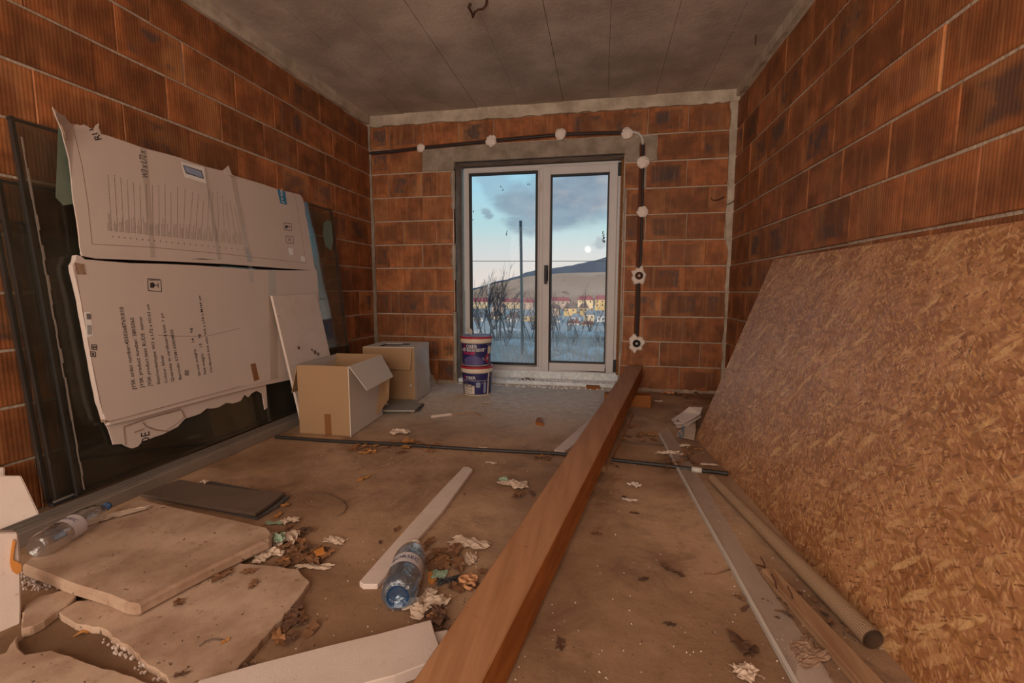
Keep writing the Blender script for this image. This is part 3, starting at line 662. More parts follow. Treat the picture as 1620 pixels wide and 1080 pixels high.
for (px, py, n, sx, sz) in ((802, 369, 9, .006, .035), (955, 374, 30, .012, .06), (795, 298, 5, .02, .02), (836, 291, 4, .01, .02), (748, 340, 4, .006, .06)):
    c = dp(px, py, d0+.006); mb = MB()
    for i in range(n):
        x = c.x+rs.uniform(-sx, sx)+.2*sx*0; z = c.z+rs.uniform(-sz, sz); r = rs.uniform(.0025, .006)
        mb.box((x-r, d0+.0055, z-r), (x+r*rs.uniform(.3, 1), d0+.0075, z+r*rs.uniform(.6, 2)))
    mb.build('dirt_splash', M['gasket'], door)
# foam bead on the right of the frame, frame packers, threshold
mb = MB(); rp = random.Random(6)
for i in range(46):
    z = .12+i*.048; mb.box((x1+.002, DY-.03-rp.uniform(0, .03), z), (2.692, DY+.06, z+.049))
mb.build('foam_bead', M['pu'], door, bevel=.004)
th = tag(MB().box((.966, .02, 0), (2.69, .32, .045)).build('threshold', M['frost'], bevel=.006), kind='structure')
MB().box((.966, .205, .045), (2.69, .27, .126)).build('sill_packing', M['frost'], th)
mb = MB(); rp = random.Random(61)
for i in range(420):
    x = rp.uniform(.99, 2.68); y = rp.uniform(-.10, .19); z = .045 if y > .03 else 0; r = rp.uniform(.003, .010)
    mb.box((x-r, y-r, z), (x+r*rp.uniform(.3, 1), y+r, z+r))
tag(mb.build('frost_crumbs', M['white']), 'white crumbs of frost and foam scattered on the door threshold', 'crumbs', None, 'stuff')

# ------------------------------------------------------------------ conduit, plaster dabs, sockets on the back wall
YW = -.016
def wp(px, py, y=YW): return on(px, py, (0, y, 0), (0, 1, 0))
cond = empty('cable_conduit', (0, 0, 0), 'black corrugated conduit run over the balcony door and down the wall', 'conduit')
path = [wp(581, 243), wp(620, 240), wp(666, 234), wp(720, 229), wp(777, 223), wp(830, 218), wp(887, 213), wp(940, 211), wp(992, 210)]
def corr(mb, pts, r):
    pp = []; rs_ = []
    for a, b in zip(pts, pts[1:]):
        n = max(2, int((b-a).length/.008))
        for i in range(n): pp.append(a.lerp(b, i/n)); rs_.append(r*(1 if i % 2 else .84))
    pp.append(pts[-1]); rs_.append(r); mb.tube(pp, rs_, 8)
mb = MB(); corr(mb, path, .0135); mb.build('horizontal_run', M['black'], cond, True)
mb = MB(); corr(mb, [wp(1017, 226), wp(1017, 256), wp(1016, 334), wp(1014, 400), wp(1012, 428)], .0135); mb.build('upper_drop', M['black'], cond, True)
mb = MB(); corr(mb, [wp(1010, 446), wp(1009, 500), wp(1007, 536)], .0135); mb.build('lower_drop', M['black'], cond, True)
MB().tube([wp(992, 210), wp(1003, 209), wp(1010, 211), wp(1015, 216), wp(1017, 222), wp(1017, 229)], .014, 10).build('grey_elbow', M['pvc'], cond, True)
# dark chased groove behind the conduit
gv = MB()
for a, b in zip(path, path[1:]): gv.obox(a+V((0, .0, -.02)), b-a, (0, .003, 0), (0, 0, .042))
p, q = wp(1017, 226), wp(1007, 536); gv.obox(p+V((-.028, .0, 0)), q-p, (0, .003, 0), (.052, 0, 0))
gv.build('chased_groove', simple('groove', srgb(92, 52, 34), .95, nscale=20, namt=.3), cond)
settle(cond)
rp = random.Random(13)
for (px, py, r, lb) in ((666, 234, .046, 'leftmost white plaster dab on the conduit near the room corner'), (777, 223, .058, 'white plaster dab above the left door pane'),
                        (887, 212.5, .055, 'white plaster dab above the right door sash'), (992, 211, .055, 'white plaster dab at the conduit elbow'),
                        (1017, 256, .058, 'white plaster dab on the drop just under the elbow'), (1016.5, 335, .054, 'white plaster dab halfway down the drop')):
    c = wp(px, py, -.018); mb = MB(); n = 18; ring_ = []
    for lv, (rr_, dd) in enumerate(((1., 0), (.92, -.014), (.6, -.026), (.25, -.03))):
        for q in range(n): k = rr_*r*rp.uniform(.86, 1.14); mb.v.append(V((c.x+k*math.cos(2*math.pi*q/n), c.y+dd+rp.uniform(-.003, .003), c.z+k*math.sin(2*math.pi*q/n))))
    for lv in range(3):
        for q in range(n): a = lv*n+q; b = lv*n+(q+1) % n; mb.f.append((a, b, b+n, a+n))
    mb.f.append(tuple(3*n+q for q in range(n)))
    o = recentre(mb.build('plaster_dab', M['plaster'])); tag(o, lb, 'plaster')
for (px, py, lb) in ((1011, 436, 'upper black round socket box set in rough white plaster'), (1007, 543, 'lower black round socket box set in rough white plaster')):
    c = wp(px, py, -.02); e = empty('socket_box', (c.x, c.y, c.z), lb, 'socket')
    mb = MB(); n = 26; ro = [rp.uniform(.062, .098) for _ in range(n)]
    for (kk, dd, rad) in ((0, .004, None), (1, -.012, .86), (2, -.02, .7)):
        for q in range(n): k = ro[q]*(rad or 1) if kk < 2 else .050; mb.v.append(V((k*math.cos(2*math.pi*q/n)*.92, dd, k*math.sin(2*math.pi*q/n)*1.1)))
    for q in range(n): mb.v.append(V((.036*math.cos(2*math.pi*q/n), -.014, .036*math.sin(2*math.pi*q/n))))
    for lv in range(3):
        for q in range(n): a = lv*n+q; b = lv*n+(q+1) % n; mb.f.append((a, b, b+n, a+n))
    mb.build('plaster_collar', M['plaster'], e)
    bx = MB(); Mx = Matrix.Rotation(math.pi/2, 4, 'X'); bx.lathe([(.0, -.004), (.033, -.004), (.034, .018), (.039, .018), (.039, -.004)], 20, M=Mx); bx.build('box_shell', M['black'], e, True)
    MB().lathe([(0, .004), (.012, .004), (.012, .02), (0, .02)], 10, M=Mx).build('cable_end', M['pvc'], e, True)

# ------------------------------------------------------------------ ceiling wire hook
hk = MB(); hz = 2.80
pl = [(744, 5), (741, 12), (746, 19), (748, 27), (751, 19), (757, 15), (764, 14), (769, 8), (771, -6)]
hk.tube([fl(a, b, hz+.05*abs(i-4)/4.+.0) for i, (a, b) in enumerate(pl)], .007, 6)
tag(recentre(hk.build('ceiling_wire', M['rust'], None, True)), 'bent rusty wire hook hanging from the bare concrete ceiling', 'wire')
p = fl(1196, 55, H-.01); hk = MB().tube([p, p+V((.0, .0, -.07))], .004, 5)
tag(recentre(hk.build('ceiling_nail', M['rust'])), 'thin nail sticking down from the ceiling near the right wall', 'nail')

# ------------------------------------------------------------------ glazed units leaning on the left wall
GB = V((.245, -2.5, .10)); GT = V((XL(-2.5)+.125, -2.5, 1.76)); GU = (GT-GB).normalized(); GV = V((.0114, 1, 0)).normalized(); GN = GV.cross(GU).normalized()
if GN.x < 0: GN = -GN
def gp(px, py, off=0.): return on(px, py, GB+GN*off, GN)
yn = lambda px, py: (gp(px, py)-GB).dot(GV)
v0 = yn(16, 182); v1 = yn(526, 326); u1 = (gp(16, 182)-GB).dot(GU); u1b = (gp(526, 326)-GB).dot(GU)
def gpt(v, u, off=0.): return GB+GV*v+GU*u+GN*off
def glass_unit(v0, v1, u0, u1, off, label, front):
    e = empty('glass_unit', (0, 0, 0), label, 'window glass'); th = .028
    MB().obox(gpt(v0, u0, off-.004), GV*(v1-v0), GU*(u1-u0), GN*.004).build('front_pane', M['dark_glass'], e)
    MB().obox(gpt(v0, u0, off-th), GV*(v1-v0), GU*(u1-u0), GN*.004).build('rear_pane', M['dark_glass'], e)
    sp = MB(); w = .014
    for a, b, c, d in ((v0+.004, v0+.004+w, u0, u1), (v1-.004-w, v1-.004, u0, u1), (v0, v1, u0+.002, u0+.002+w), (v0, v1, u1-.004-w*.6, u1-.004)):
        sp.obox(gpt(a, c, off-th+.005), GV*(b-a), GU*(d-c), GN*(th-.010))
    sp.build('spacer_bar', M['steel'], e); settle(e); return e
glass_unit(v0, v1, 0, u1, 0, 'front dark double-glazed unit with cardboard taped over it', True)
MBs = [(-.033, v0-.06, v1-.3, u1-.26, 'middle dark glass unit showing its edge behind the front one'), (-.066, v0-.075, v1-.5, u1-.42, 'rearmost glass unit, lowest of three against the brick')]
for off, a, b, h, lb in MBs: glass_unit(a, b, 0, h, off, lb, False)
# sealant smear on the left edge and green foam pads on the glass
sm = MB()
prev = None
rp = random.Random(31)
for i in range(24):
    u = .02+(u1-.1)*i/24; w = rp.uniform(.004, .010); sm.obox(gpt(v0+.024+rp.uniform(-.0015, .0015), u, .001), GV*w, GU*((u1-.1)/24), GN*.002)
tag(sm.build('sealant_smear', M['rail'], bpy.data.objects['glass_unit'])); sm_ = bpy.data.objects['sealant_smear']; sm_.location = -bpy.data.objects['glass_unit'].location
M['pad'] = simple('green_pad', srgb(104, 114, 98), .8, nscale=9, namt=.3)
MB().prism([gp(*p, .0006) for p in [(92, 200), (104, 200), (112, 240), (117, 322), (100, 325), (88, 312), (90, 262)]], GN*.001).build('green_backing_strip', M['pad'], bpy.data.objects['glass_unit']).location = sm_.location
MB().prism([gp(*p, .0006) for p in [(512, 352), (518, 348), (524, 350), (527, 380), (524, 396), (515, 390), (511, 372)]], GN*.001).build('tape_scrap', M['pad'], bpy.data.objects['glass_unit']).location = sm_.location
# bottom rail (aluminium channel) along the floor
rail = empty('aluminium_rail', (0, 0, 0), 'long dusty aluminium channel lying along the floor under the glass', 'rail')
ra = V((.268, -3.66, 0)); rbv = V((.0, 2.75, 0))+V((.03, 0, 0)); un = V((-1, .01, 0)).normalized()
MB().obox(ra, rbv, un*.07, (0, 0, .058)).build('channel_base', M['rail'], rail, bevel=.003)
for i, (o_, h_, w_) in enumerate(((-.008, .070, .006), (-.028, .078, .005), (-.046, .086, .005))):
    MB().obox(ra+V((o_, 0, .055)), rbv, un*w_, (0, 0, h_-.055)).build('ridge', M['rail'], rail)
MB().obox(ra+V((-.012, 0, .0585)), rbv, un*.012, (0, 0, .002)).build('slot', M['gasket'], rail)
MB().obox(ra+V((-.034, 0, .0585)), rbv, un*.009, (0, 0, .002)).build('slot', M['gasket'], rail)
settle(rail)
# dark handle bracket lying on the rail
br = empty('metal_bracket', (0, 0, 0), 'small dark metal bracket lying on the rail by the glass corner', 'bracket')
a = fl(84, 802, .09); b = fl(137, 780, .09); d = b-a; s_ = V((-d.y, d.x, 0)).normalized()*.03
MB().obox(a, d, s_, (0, 0, .012)).build('bracket_plate', M['gasket'], br, bevel=.002)
MB().obox(a+d*.1+s_*.3+V((0, 0, .012)), d*.6, s_*.25, (0, 0, .006)).build('bright_slot', M['alu'], br)
settle(br)

# ------------------------------------------------------------------ cardboard taped over the glass
def plate(name, pts, mtl, parent, off=.004, th=.006, curl=None):
    ps = [gp(x, y, off) for x, y in pts]
    if curl:
        for i, c in curl.items(): ps[i] = gp(*pts[i], off+c)
    return MB().prism(ps, GN*th).build(name, mtl, parent)
O1 = .03
up = empty('cardboard_sheet', (0, 0, 0), 'upper white-faced cardboard sheet with rows of small print, corner curling off', 'cardboard')
upo = [(82, 170), (88, 176), (96, 182), (101, 183), (105, 190), (110, 195), (116, 197), (122, 197), (126, 199), (131, 197), (137, 200), (143, 204), (149, 203), (154, 202), (157, 205), (159, 212), (170, 215), (182, 219), (200, 225),
       (222, 233), (240, 238), (260, 243), (285, 250), (300, 256), (322, 263), (345, 269), (355, 270), (362, 268), (366, 277), (390, 284), (414, 291), (440, 300), (462, 305), (474, 308), (478, 314), (481, 326), (482, 338), (486, 355), (489, 375), (492, 392), (497, 424), (497, 426),
       (470, 423), (440, 420), (400, 415), (360, 413), (320, 409), (290, 410), (250, 409), (200, 407), (165, 406), (140, 403), (128, 401), (125, 390), (124, 372), (121, 350), (118, 334), (115, 318), (113, 300), (112, 285), (110, 268), (108, 252), (104, 236), (100, 222), (97, 208), (92, 195), (87, 183)]
fla = upo[6:upo.index((112, 285))+1]
upp = plate('sheet', fla, M['card'], up, O1, .005)
cor = [(116, 197), (112, 285), (110, 268), (108, 252), (104, 236), (100, 222), (97, 208), (92, 195), (87, 183), (82, 170), (88, 176), (96, 182), (101, 183), (105, 190), (110, 195)]
plate('curled_corner', cor, M['card'], up, O1, .005, {2: .002, 3: .004, 4: .01, 5: .018, 6: .03, 7: .045, 8: .07, 9: .09, 10: .08, 11: .055, 12: .045, 13: .03, 14: .012})
plate('torn_edge', [(82, 169), (85, 182), (92, 197), (98, 210), (103, 228), (108, 250), (111, 275), (113, 300), (116, 322), (120, 348), (124, 380), (127, 402), (131, 402), (127, 372), (123, 345), (119, 320), (116, 298), (113, 272), (110, 250), (106, 230), (101, 212), (95, 196), (89, 182)], M['card_edge'], up, O1-.006, .006, {0: .09, 1: .055, 2: .03, 20: .05, 21: .05, 22: .07})
plate('curled_scrap', [(148, 204), (151, 198), (156, 195), (155, 203), (159, 212), (152, 209)], M['card'], up, O1+.006, .003)
plate('curled_scrap', [(353, 269), (361, 262), (366, 276), (372, 279), (360, 277)], M['card'], up, O1+.008, .004)
plate('rolled_fold', [(126, 399), (180, 404), (240, 408), (300, 410), (360, 412), (440, 418), (497, 424), (498, 428), (440, 424), (360, 418), (300, 415), (230, 412), (150, 409), (128, 405)], M['card'], up, O1+.004, .010)
ltop = O1+.0052
def strip_px(mb, a, b, w, off=ltop):   # thin printed line between two photo points
    A, B = gp(*a, off), gp(*b, off); d = B-A; s = GN.cross(d).normalized()*w; mb.add([A-s/2, B-s/2, B+s/2, A+s/2], [(0, 1, 2, 3)])
mb = MB()
for a, b in (((115, 194), (118, 212)), ((118, 212), (130, 262)), ((130, 262), (139, 320)), ((139, 320), (146, 386)), ((146, 386), (240, 391)), ((240, 391), (360, 402)), ((360, 402), (484, 416)), ((484, 416), (470, 325)), ((470, 325), (466, 308))): strip_px(mb, a, b, .0022)
mb.build('border_line', M['ink_line'], up)
# illegible rows of small print: fine strokes only
mb = MB(); rp = random.Random(77)
cols = [(171, 277), (181, 277), (191, 281), (201, 284), (211, 289), (221, 292), (231, 291), (241, 293), (251, 293), (261, 290), (270, 303), (281, 296), (293, 299), (305, 304), (314, 307), (322, 318), (331, 301), (336, 304), (344, 301), (352, 309), (358, 320), (364, 318), (370, 324)]
bot0, bot1 = (177, 366), (384, 387)
for i, (cx, ct) in enumerate(cols):
    k = i/(len(cols)-1); bx = bot0[0]+(bot1[0]-bot0[0])*k; by = bot0[1]+(bot1[1]-bot0[1])*k
    n = 34
    for j in range(n):
        a = j/n; b = a+rp.uniform(.4, .85)/n
        X = lambda s: (cx+(bx-cx)*s, ct+(by-ct)*s); strip_px(mb, X(a), X(b), .0034)
    for r_ in range(1, 4):
        L = rp.uniform(.12, .36)
        for j in range(8):
            a = 1-L*(1-j/8); b = a+L*.095
            sx = lambda s: (cx+(bx-cx)*s-2.0*r_+.3, ct+(by-ct)*s-.2*r_); strip_px(mb, sx(a), sx(b), .0026)
    strip_px(mb, (bx+1.5, by+7), (bx+1.8, by+9), .006)
tag(mb.build('small_print', M['ink_soft'], upp), kind='stuff')
def tx(parent, s, a, b, off, mtl=None, hgt=None, nm='printed_text'):
    return text_fit(s, gp(*a, off), gp(*b, off), GN, hgt).build(nm, mtl or M['ink'], parent)
tx(upp, 'W3 x L72 x', (235, 283), (229, 239), ltop, hgt=.036)
tx(upp, 'RU', (161, 220), (151, 203), ltop, hgt=.036)
def quad_px(nm, pts, mtl, parent, off): return MB().prism([gp(x, y, off) for x, y in pts], GN*.0008).build(nm, mtl, parent)
quad_px('address_label', [(286, 256), (323, 265), (326, 290), (292, 280)], M['white'], up, ltop-.0006)
quad_px('label_border', [(289, 260.5), (319, 270), (322.5, 283), (294, 274)], M['ink'], up, ltop+.0003)
quad_px('label_field', [(290.5, 262), (318, 271), (321, 281.5), (295.2, 272.8)], M['sky_blue_print'], up, ltop+.0008)
quad_px('logo_panel', [(438.5, 299), (451, 303), (454, 324), (443.5, 321.5)], M['logo_blue'], up, ltop)
tx(upp, 'JYSK', (449, 322), (446, 298), ltop+.001, M['white'], .026)
def icon(parent, c, r, off, kind):
    g_ = MB(); x, y = c
    for a, b in (((x-r, y-r), (x+r, y-r*.8)), ((x+r, y-r*.8), (x+r*1.1, y+r)), ((x+r*1.1, y+r), (x-r*.9, y+r*.8)), ((x-r*.9, y+r*.8), (x-r, y-r))): strip_px(g_, a, b, .004, off)
    if kind == 'glass':
        P4 = [gp(x+dx*r, y+dy*r, off) for dx, dy in ((-.62, -.38), (-.1, -.42), (.1, -.1), (.1, .12), (-.1, .42), (-.62, .38))]
        g_.add(P4, [(0, 1, 2, 3, 4, 5)]); strip_px(g_, (x+.05*r, y), (x+.55*r, y), .004, off); strip_px(g_, (x+.55*r, y-.35*r), (x+.6*r, y+.35*r), .005, off)
    else: strip_px(g_, (x-.5*r, y-.5*r), (x+.5*r, y+.5*r), .005, off); strip_px(g_, (x-.4*r, y+.5*r), (x+.4*r, y-.5*r), .004, off)
    g_.build('care_symbol', M['ink'], parent)
icon(up, (455, 358.5), 6, ltop, 'glass'); icon(up, (458, 379), 6, ltop, 'x')
quad_px('white_sticker', [(456, 392), (463, 392.5), (464, 403), (458, 403)], M['white'], up, ltop)
quad_px('white_sticker', [(476, 405), (482, 406), (483, 414), (477, 413)], M['white'], up, ltop)
for q in ([(364, 276), (372, 278), (400, 420), (392, 419)], [(222, 234), (232, 236), (246, 408), (238, 408)], [(322, 263), (326, 264), (350, 411), (344, 411)]):
    quad_px('clear_tape', q, M['film'], up, ltop+.001)
quad_px('shiny_tape_end', [(387, 391), (393, 391), (401, 432), (395, 432)], M['film'], up, ltop+.006)
settle(up)
lo = empty('cardboard_box', (0, 0, 0), 'lower flattened mirror carton with large printed order details, torn bottom flap', 'cardboard')
loo = [(114, 404), (121, 406), (127, 411), (150, 413), (200, 417), (250, 418), (300, 420), (360, 424), (400, 427), (450, 428), (496, 428), (498, 440), (499, 455), (501, 480), (503, 520), (496, 560), (478, 590), (455, 594), (440, 598), (420, 603), (400, 607), (370, 613), (340, 622), (300, 631), (260, 642), (220, 653), (190, 662), (168, 666), (160, 664),
       (155, 648), (150, 636), (148, 624), (144, 606), (140, 585), (137, 566), (133, 548), (130, 530), (127, 512), (123, 494), (121, 478), (117, 462), (113, 445), (109, 430), (108, 420), (112, 414)]
lop = plate('front_panel', loo, M['card'], lo, O1-.008, .026)
plate('fold_edge', [(108, 420), (114, 445), (118, 464), (124, 500), (131, 535), (139, 578), (148, 620), (155, 650), (160, 668), (166, 668), (160, 640), (152, 602), (143, 558), (134, 512), (126, 472), (119, 440), (114, 420)], M['card_edge'], lo, O1-.012, .026)
plate('lower_fold', [(170, 662), (230, 647), (300, 628), (370, 610), (430, 598), (478, 588), (478, 596), (440, 604), (400, 612), (340, 627), (280, 643), (200, 665), (168, 672)], M['card'], lo, O1-.004, .018)
loff = O1+.0185
flo = [(163, 666), (200, 663), (260, 646), (320, 630), (380, 614), (415, 606), (420, 610), (422, 645), (418, 648), (414, 622), (405, 618), (397, 622), (392, 628), (386, 624), (380, 634), (368, 638), (357, 637), (345, 644), (335, 646), (326, 646), (316, 654), (305, 658), (292, 662), (287, 667), (280, 675), (268, 681), (256, 687), (246, 690), (236, 694), (224, 698), (217, 706), (208, 709), (199, 706), (192, 702), (178, 703), (174, 690), (170, 678)]
flp_ = plate('torn_flap', flo, M['card'], lo, O1-.016, .005)
quad_px('torn_flap', [(229, 664), (262, 655), (287, 650), (291, 660), (276, 672), (262, 681), (246, 678), (234, 673)], M['card'], lo, O1-.006)
mb = MB(); 
for a, b in (((196, 675), (226, 664)), ((196, 675), (199, 704)), ((226, 664), (286, 647)), ((226, 668), (232, 675)), ((232, 675), (246, 680)), ((246, 680), (266, 682)), ((212, 684), (228, 678)), ((287, 648), (293, 660))): strip_px(mb, a, b, .005, O1-.005)
mb.build('tear_line', M['card_edge'], lo)
tx(flp_, 'DE', (237, 700), (236, 682), O1-.0105, hgt=.045)
LN = [('JYSK order number:4550268769/010', (215, 616), (194.5, 485.5)), ('JYSK product number: 3805060', (227.6, 613), (211, 502)), ('JYSK product text: RUDE  mirror', (240, 610.5), (224, 500)),
      ('Size/model/type: W3 x L72 x H162 cm', (253, 607), (235.5, 481)), ('Colour: Silver', (265, 605), (257.5, 561)), ('Quantity in cardboard box: 1 pc', (275, 603), (257.5, 495)), ('Barcode: 5708155004830', (287, 599.5), (273, 521)),
      ('Gross weight:    14    kg', (317, 594), (303, 518.6)), ('Net weight:    13    kg', (326, 591.7), (316, 528)), ('Cardboard box size: W5 x L74 x M164 cm', (336, 588.5), (317, 467.6))]
for s, a, b in LN: tx(lop, s, a, b, loff, hgt=.0185 if 'JYSK' in s else .0165)
icon(lo, (244, 451), 10.5, loff, 'glass'); icon(lo, (149, 549), 4, loff, 'glass'); icon(lo, (147, 560), 4, loff, 'x')
tx(lop, 'FRAGILE', (236, 444.5), (252, 443.5), loff, hgt=.008)
quad_px('shipping_label', [(133, 494), (143, 493), (147, 530), (137, 534)], M['white'], lo, loff-.0006)
mb = MB()
for i in range(6): strip_px(mb, (137+i*1.2, 496), (138+i*1.2, 505), .002, loff+.001)
for i in range(4): strip_px(mb, (138.5+i*1.8, 514), (139.5+i*1.8, 529), .002, loff+.001)
for i in range(7): strip_px(mb, (292+i*1., 585), (292.8+i*1., 594), .0018, loff)
tag(mb.build('barcode', M['ink'], lop), kind='stuff')
mb = MB()
for a, b in (((119, 425), (143, 560)), ((143, 560), (163, 655)), ((250, 530), (290, 532)), ((290, 532), (330, 531)), ((330, 531), (380, 519)), ((168, 668), (380, 611))): strip_px(mb, a, b, .0018, loff)
mb.build('crease_line', M['ink_line'], lo)
quad_px('brown_tape_end', [(396, 576), (404, 574), (410, 600), (402, 603)], M['tape'], lo, loff)
quad_px('masking_tape', [(117, 415), (133, 418), (136, 434), (122, 434)], M['card_edge'], lo, loff)
quad_px('clear_tape', [(424, 427), (436, 428), (440, 598), (428, 601)], M['film'], lo, loff)
quad_px('clear_tape', [(392, 428), (400, 428), (402, 446), (395, 447)], M['film'], lo, loff+.001)
settle(lo)

# ------------------------------------------------------------------ boxes
def oriented_box_points(fl_, fr_, br_, h): return fl_, fr_, br_, fl_+(br_-fr_), h
bx = empty('cardboard_box', (0, 0, 0), 'open brown cardboard box with flaps folded out, nearest the camera', 'box')
A = V((.424, -1.965, 0)); B = V((.818, -1.962, 0)); Cc = V((.775, -1.40, 0)); D = A+(Cc-B); Z = V((0, 0, .495)); th = .006
def wallp(mb, p, q, h, inw): d = q-p; n = V((-d.y, d.x, 0)).normalized()*inw; mb.obox(p, d, n, h)
fw = MB(); wallp(fw, A, B, Z, th); fw.build('front_side', M['kraft'], bx)
rw_ = MB(); wallp(rw_, B, Cc, Z, th); rw_.build('right_side', M['kraft_pale_daylit'], bx)
kw = MB(); wallp(kw, Cc, D, Z, th); kw.build('back_side', M['kraft'], bx)
lw = MB(); wallp(lw, D, A, Z, th); lw.build('left_side', M['kraft_pale_daylit'], bx)
MB().prism([A, B, Cc, D], (0, 0, .005)).build('bottom', M['kraft'], bx)
pr = V((Cc-B).normalized()); sd = (B-A).normalized()
# right flap folded out and down, sagging
f0, f1 = B+Z, Cc+Z
ra_ = [f0, f1, f1+sd*.105+V((0, 0, -.17))-pr*.02, f0+sd*.105+V((0, 0, -.175))+pr*.05]
MB().prism(ra_, (sd*.5+V((0, 0, .3))).normalized()*.005).build('flap', M['kraft_pale_daylit'], bx)
MB().prism([Cc+Z, D+Z, D+Z+pr*.10+V((0, 0, -.12)), Cc+Z+pr*.16+V((0, 0, -.10))], (0, 0, .005)).build('flap', M['kraft'], bx)
MB().prism([A+Z, D+Z, D+Z-sd*.07+V((0, 0, -.2)), A+Z-sd*.05+V((0, 0, -.2))], sd*.005).build('flap', M['kraft'], bx)
tq = A.lerp(B, .50); MB().obox(tq+V((0, -.0015, 0)), (B-A)*.125, (0, .001, 0), (0, 0, .155)).build('tape_strip', M['tape'], bx)
MB().prism([Cc+V((.0, -.12, .02)), Cc+V((.06, -.02, .14)), Cc+V((.085, -.04, .32)), Cc+V((.03, -.06, .42))], sd*.005).build('side_flap', M['kraft'], bx)
settle(bx)
b2 = empty('cardboard_box', (0, 0, 0), 'closed brown cardboard box with a hanging front flap, in the back corner', 'box')
B = V((.868, -.955, 0)); Cc = V((.835, -.50, 0)); A = V((.40, -1.0, 0)); D = A+(Cc-B); Z = V((0, 0, .50)); sd = (B-A).normalized(); pr = (Cc-B).normalized()
mb = MB(); wallp(mb, A, B, Z, th); mb.build('front_side', M['kraft'], b2)
mb = MB(); wallp(mb, B, Cc, Z, th); mb.build('right_side', M['kraft_pale_daylit'], b2)
mb = MB(); wallp(mb, Cc, D, Z, th); wallp(mb, D, A, Z, th); mb.build('back_side', M['kraft'], b2)
MB().prism([A, B, Cc, D], (0, 0, .005)).build('bottom', M['kraft'], b2)
t0 = A+Z; e1 = (B-A); e2 = (D-A)
tp = MB()
for (a0, a1, c0, c1) in ((0, .22, 0, .25), (.66, 1, .0, .62), (.22, .66, .0, .12), (0, 1, .62, 1), (0, .22, .25, .62)): tp.obox(t0+e1*a0+e2*c0+V((0, 0, .0)), e1*(a1-a0), e2*(c1-c0), (0, 0, .005))
tp.build('top_flaps', M['kraft_pale_daylit'], b2)
MB().prism([t0+e1*.24+e2*.2+V((0, 0, -.02)), t0+e1*.68+e2*.2+V((0, 0, -.05)), t0+e1*.66+e2*.6+V((0, 0, -.01)), t0+e1*.24+e2*.58+V((0, 0, -.01))], (0, 0, .004)).build('inner_flap', M['grey_tile'], b2)
MB().box((0, 0, 0), (.07, .05, .006)).build('black_card', M['gasket'], b2).location = t0+e1*.62+e2*.38+V((0, 0, .006))
MB().prism([t0+V((0, -.002, 0)), t0+e1*.97+V((0, -.002, 0)), t0+e1*.95+V((.0, -.03, -.195)), t0+e1*.02+V((0, -.035, -.18))], (0, -.005, 0)).build('front_flap', M['kraft'], b2)
MB().prism([B+sd*.004+pr*.05, B+sd*.006+pr*.42, B+sd*.03+pr*.40+V((0, 0, .2)), B+sd*.008+pr*.3+V((0, 0, .46)), B+sd*.008+pr*.02+V((0, 0, .47))], sd*.003).build('plastic_wrap', M['film'], b2)
MB().prism([Cc+V((0, -.02, .02)), Cc+V((.115, -.10, .05)), Cc+V((.05, -.03, .17)), Cc+V((.01, .0, .18))], (.003, .003, .004)).build('wrap_corner', M['film'], b2)
MB().tube([A+e1*.93+V((0, -.003, .17)), A+e1*.93+V((0, -.012, .15))], .008, 6).build('dent_mark', M['kraft_pale_daylit'], b2)
settle(b2)
# grey slabs in front of the back box
for i, (pts, z, lb) in enumerate((([(600, 655), (664, 651), (671, 641), (640, 636), (602, 640)], 0, 'dark grey square slab, lower of two beside the open box'), ([(600, 651), (656, 651), (667, 641), (650, 634), (602, 634)], .022, 'grey square slab, upper of two beside the open box'))):
    o = MB().prism([fl(x, y, z) for x, y in pts], (0, 0, .014)).build('slab', M['grey_tile' if i else 'slate_edge']); recentre(o); tag(o, lb, 'slab')
for px in ((611, 653), (651, 653)):
    p = fl(*px); o = MB().box((-.012, -.012, 0), (.012, .012, .022)).build('spacer_block', M['lath'], bevel=.002); o.location = (p.x+.0, p.y+.02, .0); tag(o, 'small wooden spacer block between the grey slabs', 'block', 'spacer blocks under the slab')
# slim light pieces by the open box
o = MB().obox(fl(602, 633, .1), fl(612, 641, .05)-fl(602, 633, .1), (0, .02, 0), (0, 0, .01)).build('foam_sliver', M['foam']); recentre(o); tag(o, 'thin white sliver poking out behind the open box', 'scrap')

